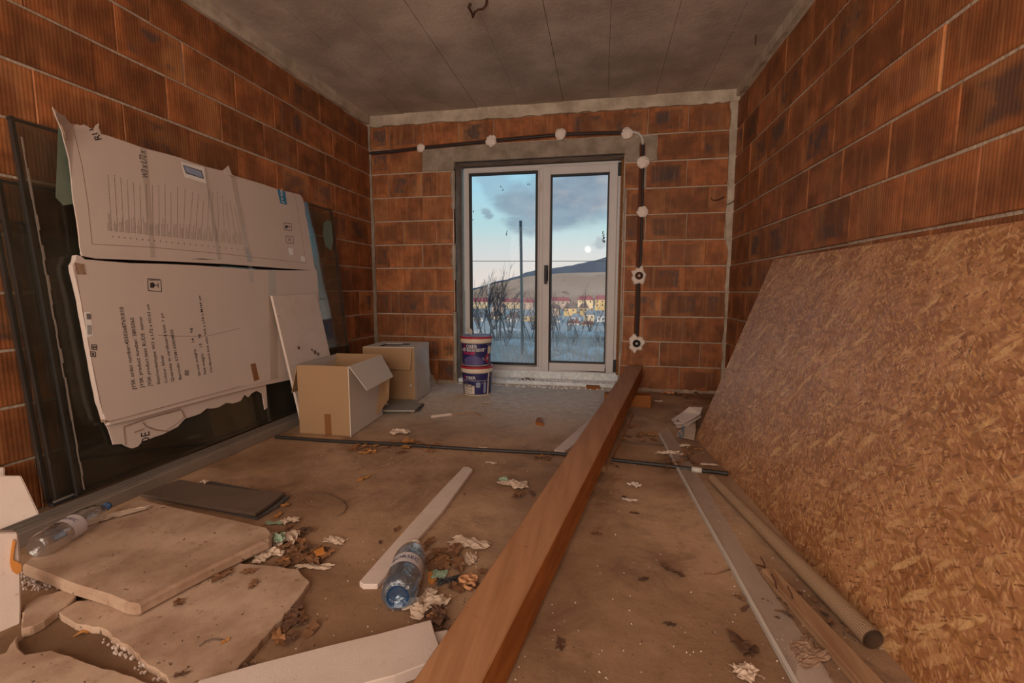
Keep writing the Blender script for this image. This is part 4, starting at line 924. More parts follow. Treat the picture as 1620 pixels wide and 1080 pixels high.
# ------------------------------------------------------------------ paint buckets
def bucket(loc, ang, hgt, label, top):
    e = empty('paint_bucket', loc, label, 'bucket'); e.rotation_euler = (0, 0, ang); rb0, rt = .132, .152
    rad = lambda z: rb0+(rt-rb0)*z/hgt
    MB().lathe([(0, .004), (rb0-.006, 0), (rb0, .004), (rad(.8*hgt), .8*hgt), (rad(.8*hgt)+.006, .8*hgt+.002), (rt+.004, hgt-.016), (rt-.006, hgt-.016), (rb0-.01, .012), (0, .012)], 40).build('body', M['bucket'], e, True)
    MB().lathe([(0, hgt-.012), (rt-.012, hgt-.012), (rt-.008, hgt), (rt+.006, hgt), (rt+.010, hgt-.006), (rt+.009, hgt-.018), (rt+.002, hgt-.018)], 40).build('lid', M['crimson'], e, True)
    for r_ in ((rad(.80*hgt)+.009, .8*hgt, .01), ): MB().lathe([(r_[0]-.006, r_[1]), (r_[0], r_[1]+.002), (r_[0], r_[1]+r_[2]), (r_[0]-.006, r_[1]+r_[2]+.002)], 40).build('rim_band', M['bucket'], e, True)
    z0, z1 = .03*hgt+.006, .775*hgt; q0, q1 = -2.9, .35 if top else .15
    lw_ = MB().lathe([(rad(z0)+.0012, z0), (rad(z1)+.0012, z1)], 40, q0, q1).build('label_wrap', M['navy'], e, True)
    def wrap(vs, fs, q, z, w, name, mtl, off=.0022, hk=1.):
        x0 = min(v.x for v in vs); x1 = max(v.x for v in vs); k = w/(x1-x0); mb = MB()
        mb.add([((rad(z+v.y*k*hk)+off)*math.cos(q+(v.x-x0)*k/rt), (rad(z+v.y*k*hk)+off)*math.sin(q+(v.x-x0)*k/rt), z+v.y*k*hk) for v in vs], fs); mb.build(name, mtl, lw_)
    def band(qa, qb, za, zb_, name, mtl, off=.002): MB().lathe([(rad(za)+off, za), (rad(zb_)+off, zb_)], 16, qa, qb).build(name, mtl, lw_, True)
    return e, wrap, band, rad
zb1 = .285
face = -math.pi/2-math.atan2(1.32-2.5, 4.3)*0  # -Y faces the room
e, wrap, band, rad = bucket((1.315, -.463, 0), 0.25, zb1, 'lower cream and navy paint bucket standing by the balcony door', False)
vs, fs = text_mesh('K'); wrap(vs, fs, -2.55, .165, .026, 'printed_text', M['crimson'], hk=1.25)
vs, fs = text_mesh('OBER'); wrap(vs, fs, -2.35, .165, .105, 'printed_text', M['white'])
band(-2.7, -.9, .150, .1525, 'rule_line', M['white']); band(-2.65, -1.75, .02, .10, 'text_panel', M['kraft_pale_daylit'])
for i in range(6): band(-2.55, -1.9, .032+i*.011, .035+i*.011, 'print_row', M['ink_soft'], .003)
band(-1.62, -1.35, .085, .135, 'text_panel', M['sky_blue_print']); band(-1.1, -.93, .03, .135, 'text_panel', M['sky_blue_print']); band(-.78, -.66, .006, .225, 'bare_gap', M['bucket'], .0026)
MB().tube([((rad(.2)+.012)*math.cos(q), (rad(.2)+.012)*math.sin(q)-.004, .205-.10*math.sin(math.pi*(q+2.9)/2.3)) for q in [-2.9+2.3*i/14 for i in range(15)]], .0018, 5).build('wire_handle', M['alu'], e, True)
MB().tube([((rad(.1)+.02)*math.cos(q), (rad(.1)+.02)*math.sin(q), .108) for q in (-2.5, -2.3, -2.1, -1.9)], .011, 8).build('handle_grip', M['alu'], e, True)
zb2 = .285
e, wrap, band, rad = bucket((1.308, -.455, zb1+.001), 0.25, zb2, 'upper cream and navy paint bucket stacked on the other one', True)
vs, fs = text_mesh('K'); wrap(vs, fs, -2.5, .178, .030, 'printed_text', M['crimson'], hk=1.25)
vs, fs = text_mesh('OBER'); wrap(vs, fs, -2.27, .178, .115, 'printed_text', M['white'])
band(-2.7, -.85, .170, .1725, 'rule_line', M['white'])
vs, fs = text_mesh('ată decorativă'); wrap(vs, fs, -2.72, .146, .255, 'printed_text', M['white'])
vs, fs = text_mesh('siliconată'); wrap(vs, fs, -2.62, .116, .145, 'printed_text', M['pink'], hk=1.3)
mb = MB(); n = 20; pts = [(-2.55, .01)]+[(-2.55+1.5*i/n, .01+.095*math.sin(math.pi*(i/n)*.62+.62)) for i in range(n+1)]+[(-1.05, .01)]
mb.v = [V(((rad(z)+.002)*math.cos(q), (rad(z)+.002)*math.sin(q), z)) for q, z in pts]+[V(((rad(.01)+.002)*math.cos(q), (rad(.01)+.002)*math.sin(q), .01)) for q, z in pts]
N_ = len(pts); mb.f = [(i, i+1, N_+i+1, N_+i) for i in range(N_-1)]; mb.build('label_picture', M['navy_lite'], e)
band(-2.5, -1.2, .045, .047, 'picture_line', M['ink_soft'], .003)
for q in (-1.12, -1.02): band(q, q+.06, .075 if q < -1.1 else .06, .085 if q < -1.1 else .07, 'star', M['white'])
vs = [V((.5+.42*math.cos(i*math.pi/8), .6*math.sin(i*math.pi/8), 0)) for i in range(16)]; wrap(vs, [tuple(range(16))], -.93, .075, .058, 'red_seal', M['crimson'], .003)
vs = [V((v.x, v.y*.7, 0)) for v in vs]; wrap(vs, [tuple(range(16))], -.86, .075, .036, 'seal_centre', M['navy'], .004)
for i in range(3): band(-.82, -.66, .063+.011*i, .067+.011*i, 'seal_text', M['white'], .005)
band(-.72, .0, .12, .19, 'torn_patch', M['bucket'], .0026)
MB().tube([(rad(.2)*math.cos(q)+.014, rad(.2)*math.sin(q), .215-.05*math.sin((q+.9)*1.9)) for q in (-.9, -.6, -.3, 0, .3)], .002, 5).build('wire_handle', M['alu'], e, True)
MB().prism([(-.15, -.05, zb2-.008), (-.05, -.13, zb2+.004), (.12, -.09, zb2-.004), (.14, .06, zb2+.006), (0, .13, zb2+.003), (-.12, .08, zb2+.002)], (0, 0, .006)).build('lid_skin', M['sky_blue_print'], e)
# small bent pipe end on the lid
p = on(741, 519, (0, -.5, 0), (0, 1, 0)); z0 = zb1+zb2+.006
o = MB().tube([(-.01, 0, 0), (-.01, 0, .035), (-.018, 0, .05), (-.035, 0, .055), (-.052, 0, .045)], .013, 8).build('pipe_elbow', M['pvc'], None, True); o.location = (1.262, -.44, z0); o.rotation_euler = (0, 0, .0)
tag(o, 'small pale plastic pipe elbow standing on the upper bucket lid', 'pipe')

# ------------------------------------------------------------------ white foam board leaning on the carton
bl = fl(481, 668, 0); tl = gp(427, 468, .06); tr = gp(498, 465, .06)
wd = (tr-tl); dn = (V((.385, tl.y+.06, 0))-tl)
o = MB().obox(tl, wd, dn, GN*.018).build('foam_board', M['foam'], bevel=.002); recentre(o); tag(o, 'white foam board leaning against the carton behind the open box', 'board')
for (px, py, r) in ((472, 550, .016), (498, 557, .02), (503, 560, .016), (493, 553, .012)):
    c = on(px, py, tl+GN*.02, (wd.cross(dn)).normalized()); n_ = wd.cross(dn).normalized()
    if n_.dot(CAM-c) < 0: n_ = -n_
    a_ = wd.normalized(); b_ = n_.cross(a_); mk = MB(); mk.add([c+n_*.003+(a_*math.cos(q*.785)+b_*math.sin(q*.785))*r*(.7+.3*(q % 2)) for q in range(8)], [tuple(range(8))])
    mk.build('gouge_mark', M['slate'], o).location = -o.location

# ------------------------------------------------------------------ floor: pipe, timber, laths
pipe = empty('floor_conduit', (0, 0, 0), 'long black corrugated conduit lying across the floor', 'conduit')
pp = [fl(436, 691, .012), fl(520, 697, .012), fl(620, 702, .012), fl(740, 710, .012), fl(880, 717, .012), fl(960, 726, .012), fl(1060, 737, .012), fl(1096, 742, .012)]
mb = MB(); corr(mb, pp, .0125); mb.build('conduit_run', M['black'], pipe, True)
pp2 = [fl(1108, 744, .012), fl(1130, 746, .012), fl(1152, 749, .012)]; mb = MB(); corr(mb, pp2, .0135); mb.build('conduit_end', M['black'], pipe, True)
MB().tube([fl(1094, 742, .012), fl(1110, 744, .012)], .016, 12).build('clear_coupler', M['pvc'], pipe, True); settle(pipe)
o = MB().tube([fl(968, 696, .006), fl(1000, 700, .006), fl(1050, 704, .006)], .006, 6).build('thin_cable', M['slate'], None, True); recentre(o); tag(o, 'thin dark cable lying behind the conduit right of the timber', 'cable')
# big timber
P0 = fl(651, 1080, .14); P1 = on(993, 577, (0, -.14, 0), (0, 1, 0)); 
axis = (P1-P0).normalized(); sidev = axis.cross(V((0, 0, 1))).normalized(); upv = sidev.cross(axis).normalized(); wdt = .146
st = P0-axis*.42; ln = (P1-st).length
tb = empty('timber_beam', (0, 0, 0), 'long heavy square timber propped at the far wall, running toward the camera', 'timber')
e_ = MB().obox(st-upv*.14, axis*ln, sidev*wdt, upv*.14).build('beam_body', M['timber'], tb, bevel=.004)
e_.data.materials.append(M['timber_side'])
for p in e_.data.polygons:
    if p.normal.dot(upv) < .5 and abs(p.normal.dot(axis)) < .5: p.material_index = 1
settle(tb)
# timber block under its far end
c = (P1+(-axis)*.55-upv*.14); zc = c.z
o = MB().box((-.20, -.05, 0), (.20, .05, 1)).build('wood_block', M['timber_side'], bevel=.01)
o.scale = (1, 1, max(.03, zc-.012)); o.location = (c.x+.07, c.y, 0); tag(o, 'short orange timber offcut carrying the far end of the beam', 'timber block')
def slab_px(name, pts, z, th, mtl, label, cat, bevel=0., group=None):
    o = MB().prism([fl(x, y, z+th) for x, y in pts], (0, 0, -th)).build(name, mtl, bevel=bevel); recentre(o); tag(o, label, cat, group); return o
slab_px('foam_strip', [(877, 711), (893, 714), (925, 690), (965, 650), (955, 648), (940, 657)], 0, .012, M['foam'], 'white foam strip end sticking out left of the timber beam', 'foam strip')
slab_px('wood_lath', [(1003, 652), (996, 648), (975, 690), (950, 736), (958, 738), (976, 708)], 0, .03, M['lath'], 'pale wooden lath on the floor tight to the right of the beam', 'lath')
slab_px('foam_strip', [(568, 919), (574, 924), (597, 924), (630, 888), (700, 808), (748, 742), (741, 738), (733, 738), (700, 772), (640, 838)], 0, .02, M['foam'], 'long narrow white foam strip lying under the blue bottle', 'foam strip', .003)
slab_px('foam_board', [(315, 1075), (410, 1048), (520, 1020), (600, 1001), (682, 979), (688, 1000), (695, 1019), (674, 1049), (625, 1068), (578, 1080), (480, 1118), (300, 1140)], 0, .035, M['foam'], 'long clean white foam board at the bottom edge of the view', 'board', .003)
for pts, z in (([(686, 1000), (708, 996), (706, 1012), (694, 1017)], .004),): slab_px('foam_chip', pts, z, .012, M['foam'], 'thin white foam chip beside the board end and timber', 'foam chip')
# polystyrene plates on the left
def rough_px(name, pts, z, th, mtl, label, cat, seed, amp=.006, step=.03, bevel=.004):
    rnd = random.Random(seed); P3 = [fl(x, y, z+th) for x, y in pts]; out = []
    for i, p in enumerate(P3):
        q = P3[(i+1) % len(P3)]; n = max(1, int((q-p).length/step))
        for k in range(n):
            a = p.lerp(q, k/n)
            if k: a = a+V((rnd.uniform(-amp, amp), rnd.uniform(-amp, amp), 0))
            out.append(a)
    o = MB().prism(out, (0, 0, -th)).build(name, mtl, bevel=bevel); recentre(o); tag(o, label, cat); return o
rough_px('foam_slab', [(93, 968), (122, 950), (215, 940), (330, 915), (370, 890), (425, 894), (472, 900), (481, 912), (490, 920), (476, 940), (459, 962), (415, 1010), (376, 1056), (366, 1066), (330, 1100), (280, 1110), (262, 1068), (222, 1042), (211, 1030), (186, 1011), (170, 998), (157, 992), (118, 986)], 0, .022, M['foam_dirty'], 'thin dirty foam slab with a crumbled edge, under the big slab', 'foam slab', 1, .004, .02, .002)
rough_px('foam_slab', [(217, 788), (330, 812), (424, 833), (432, 842), (428, 852), (330, 898), (236, 946), (217, 957), (200, 955), (170, 942), (116, 926), (80, 911), (33, 893), (60, 870), (150, 822)], .024, .042, M['foam_dirty'], 'big thick dusty foam slab, topmost of the stack on the left', 'foam slab', 2, .0015, .06, .009)
rough_px('foam_chunk', [(33, 995), (38, 957), (63, 942), (110, 930), (121, 941), (106, 955), (88, 966), (70, 980), (50, 991)], .0, .03, M['foam_dirty'], 'small broken foam chunk between the slabs and the upright block', 'foam chunk', 3, .004, .02)
rough_px('foam_slab', [(-20, 1040), (9, 1031), (28, 1003), (30, 1024), (41, 1034), (83, 1027), (126, 1042), (195, 1064), (245, 1081), (330, 1130), (60, 1180), (-60, 1100)], 0, .02, M['foam_dirty'], 'dusty foam slab in the bottom left corner of the view', 'foam slab', 4, .003, .03)
mb = MB(); rp = random.Random(44)
for i in range(520):
    k = rp.random(); px = 190+100*k+rp.gauss(0, 14); py = 1010+65*k+rp.gauss(0, 9)
    if rp.random() < .4: px, py = rp.uniform(20, 120), rp.uniform(905, 935)
    p = fl(px, py); r = rp.uniform(.0012, .004); z = rp.uniform(0, .006); mb.box((p.x-r, p.y-r, z), (p.x+r, p.y+r, z+2*r))
tag(mb.build('foam_beads', M['foam']), 'loose white foam beads crumbled along the broken slab edge', 'foam beads', None, 'stuff')
# upright foam block at far left, white card behind it
def upright(name, pts, base, face, th, mtl, label, cat, bevel=.004):
    b_ = fl(*base); n = V(face).normalized(); o = MB().prism([on(x, y, b_, n) for x, y in pts], -n*th).build(name, mtl, bevel=bevel)
    recentre(o); tag(o, label, cat); return o
blk = upright('foam_block', [(-30, 842), (29, 842), (31, 862), (33, 893), (34, 960), (33, 985), (22, 1008), (8, 1028), (-30, 1040)], (33, 985), (.9, -.35, .12), .05, M['foam'], 'clean white foam block standing on edge at the far left', 'foam block')
b_ = fl(33, 985); n = V((.9, -.35, .12)).normalized()
o = MB().prism([on(x, y, b_+n*.002, n) for x, y in [(20, 853), (24, 856), (21, 872), (20, 885), (27, 888), (33, 892), (33, 903), (26, 908), (19, 903), (15, 890), (17, 870)]], n*.006).build('foam_smear', M['orange'], blk); o.location = -blk.location
upright('white_board', [(-40, 760), (0, 752), (33, 752), (40, 766), (62, 813), (0, 843), (-40, 860)], (20, 862), (.75, -.6, .5), .006, M['foam'], 'white card leaning at the far left beside the clear bottle', 'card')
upright('white_board', [(-40, 740), (7, 739), (8, 755), (4, 770), (-40, 775)], (0, 848), (.8, -.5, .35), .006, M['foam'], 'second white card edge peeking above the leaning card, far left', 'card')
# dark boards
slab_px('dark_board', [(222, 782), (270, 773), (330, 760), (458, 784), (440, 800), (407, 819), (330, 802)], 0, .012, M['slate_edge'], 'dark grey thin board, lower of the two by the foam slab', 'board', .001)
slab_px('dark_board', [(222, 781), (255, 768), (284, 758), (330, 766), (400, 775), (451, 778), (428, 796), (404, 812), (330, 800), (270, 789)], .02, .014, M['slate'], 'dark brown thin board, upper of the two by the foam slab', 'board', .001)
# ------------------------------------------------------------------ bottles
def bottle(a, b, r, label, body_m, base_m, word, wcol, roll, rib=False, squash=1.):
    """a = base centre, b = cap end (world)"""
    a, b = V(a), V(b); d = (b-a); L = d.length; d.normalize()
    x_ = V((0, 0, 1)); y_ = d.cross(x_).normalized(); x_ = y_.cross(d).normalized()
    Mx = Matrix(((x_.x, y_.x, d.x, a.x), (x_.y, y_.y, d.y, a.y), (x_.z, y_.z, d.z, a.z), (0, 0, 0, 1)))
    e = empty('plastic_bottle', (0, 0, 0), label, 'bottle')
    pr_ = [(0, .012), (r*.4, .006), (r*.7, 0), (r*.93, .012), (r, .035)]
    n = 26
    for i in range(n+1):
        z = .04+(L*.60-.04)*i/n; w = 1.0-.05*(abs(z-L*.36) < .004)
        if rib and i % 2: w -= .035
        if .30*L < z < .5*L: w = .965
        pr_.append((r*w, z))
    for k_, rk in ((.66, .97), (.72, .9), (.78, .78), (.84, .6), (.89, .42), (.925, .30), (.95, .28), (.965, .28)): pr_.append((r*rk*(1 if not rib else (.97 if int(k_*100) % 2 else 1)), L*k_))
    MB().lathe(pr_, 28, M=Mx).build('body', body_m, e, True)
    MB().lathe([(0, .014), (r*.35, .009), (r*.62, .0)], 28, M=Mx).build('base_cup', base_m, e, True)
    MB().lathe([(r*.30, L*.945), (r*.35, L*.945), (r*.35, L*.99), (0, L)], 16, M=Mx).build('cap', M['cap_blue'] if not rib else M['bucket'], e, True)
    z0, z1 = L*.315, L*.49; lb_ = MB().lathe([(r*.99, z0), (r*.99, z1)], 28, M=Mx).build('label_wrap', M['bottle_label'], e, True)
    vs, fs = text_mesh(word); x0 = min(v.x for v in vs); x1 = max(v.x for v in vs); wtx = r*1.7; k = wtx/(x1-x0); mb = MB()
    mb.add([Mx @ V((r*1.004*math.cos(roll+(v.x-x0)*k/r), r*1.004*math.sin(roll+(v.x-x0)*k/r), z0+.35*(z1-z0)+v.y*k)) for v in vs], fs); mb.build('printed_text', wcol, lb_)
    settle(e); return e
M['cap_blue'] = simple('blue_cap', srgb(60, 100, 150), .4); M['bottle_label'] = simple('bottle_label', srgb(204, 196, 198), .5, nscale=20, namt=.25)
M['deep'] = simple('word_navy', srgb(36, 44, 96), .5)
a_ = fl(629, 944, .056); b_ = fl(658, 857, .040); b_ = a_+(b_-a_).normalized()*.34
bottle(a_, b_, .058, 'crushed pale blue water bottle lying beside the foam strip', M['bottle_blue'], M['bottle_deep'], 'BORSEC', M['deep'], -.85, True)
a_ = fl(57, 868, .10); b_ = fl(172, 799, .10); b_ = a_+(b_-a_).normalized()*min(.36, (b_-a_).length)
bottle(a_, b_, .046, 'clear empty water bottle with blue cap on the big foam slab', M['bottle_clear'], M['bottle_clear'], 'BORSEC', M['deep'], -.9)

# ------------------------------------------------------------------ right side: OSB, mesh bead, mesh roll, batten
OA = V((3.163, -1.513, .0)); ou = V((.079, -.9969, 0)).normalized(); T_ = V((3.600, -1.49, 1.216)); ov = (T_-OA); ov -= ou*ov.dot(ou); ov.normalize(); onn = ou.cross(ov); 
if onn.x > 0: onn = -onn
OM = Matrix(((ou.x, -onn.x, ov.x, OA.x), (ou.y, -onn.y, ov.y, OA.y), (ou.z, -onn.z, ov.z, OA.z), (0, 0, 0, 1))); OI = OM.inverted()
T1 = OA+ov*1.29; ot = V((.046, -.9989, 0)); mb = MB(); nu, nv = 14, 6     # the sheet stands a little twisted
for layer in (0, 1):
    for j in range(nv+1):
        for i in range(nu+1):
            p = OI @ ((OA+ou*(2.5*i/nu)).lerp(T1+ot*(2.5*i/nu), j/nv)); p.y += layer*.018; mb.v.append(p)
nn = (nu+1)*(nv+1)
for j in range(nv):
    for i in range(nu):
        a = j*(nu+1)+i; mb.f.append((a, a+1, a+nu+2, a+nu+1)); mb.f.append((nn+a, nn+a+nu+1, nn+a+nu+2, nn+a+1))
rim = [i for i in range(nu+1)]+[j*(nu+1)+nu for j in range(1, nv+1)]+[nv*(nu+1)+i for i in range(nu-1, -1, -1)]+[j*(nu+1) for j in range(nv-1, 0, -1)]
for a, b in zip(rim, rim[1:]+rim[:1]): mb.f.append((b, a, nn+a, nn+b))
o = mb.build('strand_board', M['osb']); o.matrix_world = OM
tag(o, 'large orange-brown strand board sheet leaning against the right brick wall', 'board')
# corner bead with glass-fibre mesh
cb = empty('corner_bead', (0, 0, 0), 'long flat plaster corner bead with white mesh wing on the floor', 'bead')
lp = [(1041, 685), (1098, 792), (1150, 886), (1180, 942), (1257, 1082), (1300, 1160)]; rp_ = [(1056, 675), (1097, 738), (1138, 805), (1195, 897), (1269, 1002), (1328, 1090)]
def interp(ps, s):
    x = s*(len(ps)-1); i = min(int(x), len(ps)-2); k = x-i; return ps[i].lerp(ps[i+1], k)
lz = [fl(x, y, .012) for x, y in lp]; rz = [fl(x, y, .006+.02*(i == 0)) for i, (x, y) in enumerate(rp_)]
mb = MB()
for a, b in zip(lz, lz[1:]):
    d = b-a; s_ = V((d.y, -d.x, 0)).normalized()*.012
    if s_.x < 0: s_ = -s_
    mb.obox(a, d, s_, (0, 0, .003)); mb.obox(a+V((0, 0, -.010)), d, s_*.2, (0, 0, .012))
mb.build('edge_profile', M['pvc'], cb)
mesh_m = simple('fibre_mesh', srgb(190, 170, 156), .8, namt=.08)
mb = MB(); NL = 470; rp = random.Random(3)
for i in range(NL+1):
    s = i/NL; a = interp(lz, s); b = interp(rz, s); fray = 1 if s < .72 else 1-rp.uniform(0, .10)*(s-.72)/.28
    b = a.lerp(b, fray); w = (interp(lz, min(1, s+.001))-interp(lz, max(0, s-.001))).normalized()*.0013
    mb.add([a-w/2, b-w/2, b+w/2, a+w/2], [(0, 1, 2, 3)])
for j in range(27):
    k = (j+.5)/27
    for i in range(60):
        s0, s1 = i/60, (i+1)/60
        if k > .9 and s0 > .8 and rp.random() < .4: continue
        a = interp(lz, s0).lerp(interp(rz, s0), k); b = interp(lz, s1).lerp(interp(rz, s1), k); w = V((.0007, 0, 0))
        mb.add([a-w, a+w, b+w, b-w], [(0, 1, 2, 3)])
tag(mb.build('mesh_wing', mesh_m, cb), kind='stuff')
settle(cb)
# rolled mesh
mr = empty('mesh_roll', (0, 0, 0), 'rolled beige fibre mesh lying along the foot of the strand board', 'mesh roll')
a = fl(1128, 757, .028); b = fl(1382, 1012, .030); d = b-a; dn_ = d.normalized(); sx = dn_.cross(V((0, 0, 1))).normalized(); uz = sx.cross(dn_)
mb = MB(); ra0, ra1 = .022, .030
mb.tube([a.lerp(b, i/10) for i in range(11)], ra0*.93, 20, False, ra1*.93); mb.build('inner_layer', simple('mesh_inner', srgb(92, 66, 46), .85, nscale=200, namt=.2), mr, True)
mb = MB(); NR = 230
for i in range(NR):
    s = i/NR; c = a.lerp(b, s); r = ra0+(ra1-ra0)*s; n = 18; k0 = len(mb.v)
    for w in (-.0013, .0013):
        for q in range(n): th_ = 2*math.pi*q/n; mb.v.append(c+dn_*w+(sx*math.cos(th_)+uz*math.sin(th_))*r)
    for q in range(n): mb.f.append((k0+q, k0+(q+1) % n, k0+n+(q+1) % n, k0+n+q))
for q in range(26):
    th_ = 2*math.pi*q/26; v_ = sx*math.cos(th_)+uz*math.sin(th_); t_ = dn_.cross(v_)*.0008
    mb.add([a+v_*ra0-t_, a+v_*ra0+t_, b+v_*ra1+t_, b+v_*ra1-t_], [(0, 1, 2, 3)])
tag(mb.build('mesh_layer', simple('mesh_beige', srgb(186, 152, 120), .8, namt=.1), mr), kind='stuff')
# loose edge of the roll on the floor
MB().prism([a-sx*.02+V((0, 0, -.024)), a-sx*.034+V((0, 0, -.026)), b-sx*.046+V((0, 0, -.028)), b-sx*.02+V((0, 0, -.028))], (0, 0, .0015)).build('loose_edge', bpy.data.materials['mesh_beige'], mr)
MB().prism([b+dn_*.001+(sx*math.cos(q/12*2*math.pi)+uz*math.sin(q/12*2*math.pi))*.026 for q in range(12)], -dn_*.002).build('dark_core', M['gasket'], mr).location = -dn_*.12
settle(mr)
# batten with bent nails
bt = empty('wood_batten', (0, 0, 0), 'short wooden batten with three bent rusty nails beside the mesh', 'batten')
a = fl(1205, 898, .03); a2 = fl(1225, 898, .03); b = fl(1362, 1080, .03); b2_ = fl(1403, 1080, .03); ex = (b-a)*.25
MB().prism([a, a2, b2_+ex, b+ex], (0, 0, -.03)).build('batten_body', M['lath'], bt, bevel=.003)
for (x, y) in ((1209, 897), (1226, 925), (1252, 946)):
    p = fl(x, y, .03); MB().tube([p+V((.004, -.004, -.01)), p+V((0, 0, .014)), p+V((-.010, .012, .032))], .0022, 5).build('nail', M['rust'], bt)
settle(bt)

# ------------------------------------------------------------------ small floor things
def crumple(name, px, py, w, d, h, mtl, label, cat, seed, ang=0., group=None, pts=None, z=0.):
    rnd = random.Random(seed); nx, ny = 13, 9; mb = MB(); c = fl(px, py, z); K = [(rnd.uniform(3, 11), rnd.uniform(3, 11), rnd.uniform(0, 6), rnd.uniform(.4, 1)) for _ in range(5)]
    e_ = [rnd.uniform(.72, 1.12) for _ in range(40)]
    for j in range(ny):
        for i in range(nx):
            u, v = i/(nx-1)-.5, j/(ny-1)-.5; x = u*w*e_[j+14]; y = v*d*e_[i]
            f = sum(abs(math.sin(a*u+b*v+p))*k for a, b, p, k in K)/3.2
            x += w*.05*math.sin(9*v+seed); y += d*.09*math.sin(8*u+seed*2)+rnd.uniform(-.02, .02)*d
            mb.v.append(V((x*math.cos(ang)-y*math.sin(ang), x*math.sin(ang)+y*math.cos(ang), .002+h*(.75*f**1.6)*(1-1.2*max(abs(u), abs(v))**2)+rnd.uniform(0, .06)*h)))
    mb.f = [(j*nx+i, j*nx+i+1, (j+1)*nx+i+1, (j+1)*nx+i) for j in range(ny-1) for i in range(nx-1)]
    o = mb.build(name, mtl); o.location = c; tag(o, label, cat, group); return o
crumple('paper_scrap', 742, 862, .17, .08, .03, M['paper'], 'torn white wrapper with faint print beside the timber beam', 'paper', 1, -.1)
vsr = text_fit('Platinum', fl(724, 862, .034), fl(752, 858, .034), (0, 0, 1), .010).build('printed_text', M['deep']); vsr.parent = bpy.data.objects['paper_scrap']; vsr.matrix_parent_inverse = Matrix.Translation(-bpy.data.objects['paper_scrap'].location)
bpy.data.objects.remove(vsr)
crumple('paper_scrap', 744, 886, .045, .085, .02, M['paper'], 'small curled white strip below the torn wrapper', 'paper', 2, .2)
crumple('paper_scrap', 672, 960, .10, .13, .035, M['paper'], 'crumpled beige paper between the blue bottle and the foam board', 'paper', 3, -.7)
crumple('paper_scrap', 530, 857, .09, .05, .02, M['paper'], 'small folded packet with blue print right of the leaf pile', 'paper', 4, -.1)
crumple('paper_scrap', 497, 898, .13, .035, .012, M['paper'], 'thin crumpled paper strip at the corner of the dirty slab', 'paper', 5, .15)
crumple('paper_scrap', 448, 858, .11, .10, .05, M['paper'], 'crumpled pale tissue at the corner of the big slab', 'paper', 6, .4)
crumple('paper_scrap', 425, 878, .12, .10, .045, M['paper'], 'white tissue lump wedged by the big slab', 'paper', 7, .9)
crumple('paper_scrap', 441, 858, .05, .05, .05, M['paper_green'], 'small green printed scrap on the tissue lump', 'paper', 8, .9, z=.02)
crumple('paper_scrap', 435, 829, .09, .03, .015, M['paper_green'], 'thin greenish scrap beside the slab corner', 'paper', 9, .2)
crumple('paper_scrap', 460, 826, .08, .05, .03, M['paper'], 'twisted brown-white paper shred right of the slabs', 'paper', 10, .5)
crumple('paper_scrap', 812, 768, .15, .09, .035, M['paper'], 'crumpled white wrapper left of the beam in mid floor', 'paper', 11, -.15)
crumple('paper_scrap', 796, 762, .05, .03, .03, M['paper_green'], 'mint green scrap stuck to the crumpled wrapper', 'paper', 12, .2, z=.01)
crumple('paper_scrap', 634, 687, .13, .08, .05, M['paper'], 'crumpled white paper lump by the floor conduit', 'paper', 13, .2)
crumple('paper_scrap', 777, 733, .07, .03, .01, M['paper'], 'small white curl of paper just below the conduit', 'paper', 14, .0)
crumple('paper_scrap', 764, 709, .06, .02, .012, M['paper'], 'tiny white paper sliver on the conduit', 'paper', 15, .1, z=.01)
crumple('paper_scrap', 1058, 719, .15, .05, .03, M['paper'], 'crumpled white paper half under the mesh strip', 'paper', 16, .1)
crumple('paper_scrap', 1082, 706, .07, .04, .02, M['paper'], 'small pale crumpled piece right of the mesh strip end', 'paper', 17, .4)
crumple('paper_scrap', 1026, 688, .16, .07, .02, M['leaf1'], 'flat brown torn paper left of the mesh strip end', 'paper', 18, .1)
crumple('paper_scrap', 1002, 675, .14, .05, .015, M['leaf1'], 'dull brown paper strip beside the pale lath', 'paper', 19, .3)
crumple('paper_scrap', 1005, 769, .07, .05, .02, M['foam'], 'bright white foam crumb right of the beam in mid floor', 'foam chip', 20, -.5)
crumple('paper_scrap', 997, 792, .08, .03, .012, M['foam'], 'second white chip just below the bright foam crumb', 'foam chip', 21, 0)
crumple('paper_scrap', 1122, 736, .10, .03, .012, M['paper'], 'white paper sliver above the conduit end', 'paper', 22, 0)
crumple('paper_scrap', 324, 764, .04, .03, .03, M['paper'], 'small crinkled foil bit at the edge of the dark boards', 'foil', 23, 0, z=.03)
crumple('glove', 1275, 1038, .08, .13, .018, M['card_edge'], 'worn beige rubber glove half under the mesh strip', 'glove', 24, -.8)
crumple('paper_scrap', 1180, 1068, .07, .06, .03, M['paper'], 'greenish white foam lump left of the mesh strip', 'foam chip', 25, .3)
crumple('paper_scrap', 175, 818, .26, .07, .012, M['paper'], 'white printed wrapper lying under the clear bottle', 'paper', 26, 1.0, z=.068)
crumple('black_scrap', 710, 921, .09, .03, .03, M['gasket'], 'small black plastic scrap next to the foam rings', 'plastic', 27, .6)
crumple('paper_scrap', 695, 911, .06, .05, .015, M['paper_green'], 'small green and clear scrap beside the blue bottle', 'paper', 28, .1)
crumple('foam_scrap', 742, 917, .001+.06, .05, .02, M['peel'], 'yellow-orange hardened foam scrap, left loop', 'foam scrap', 29, .1)
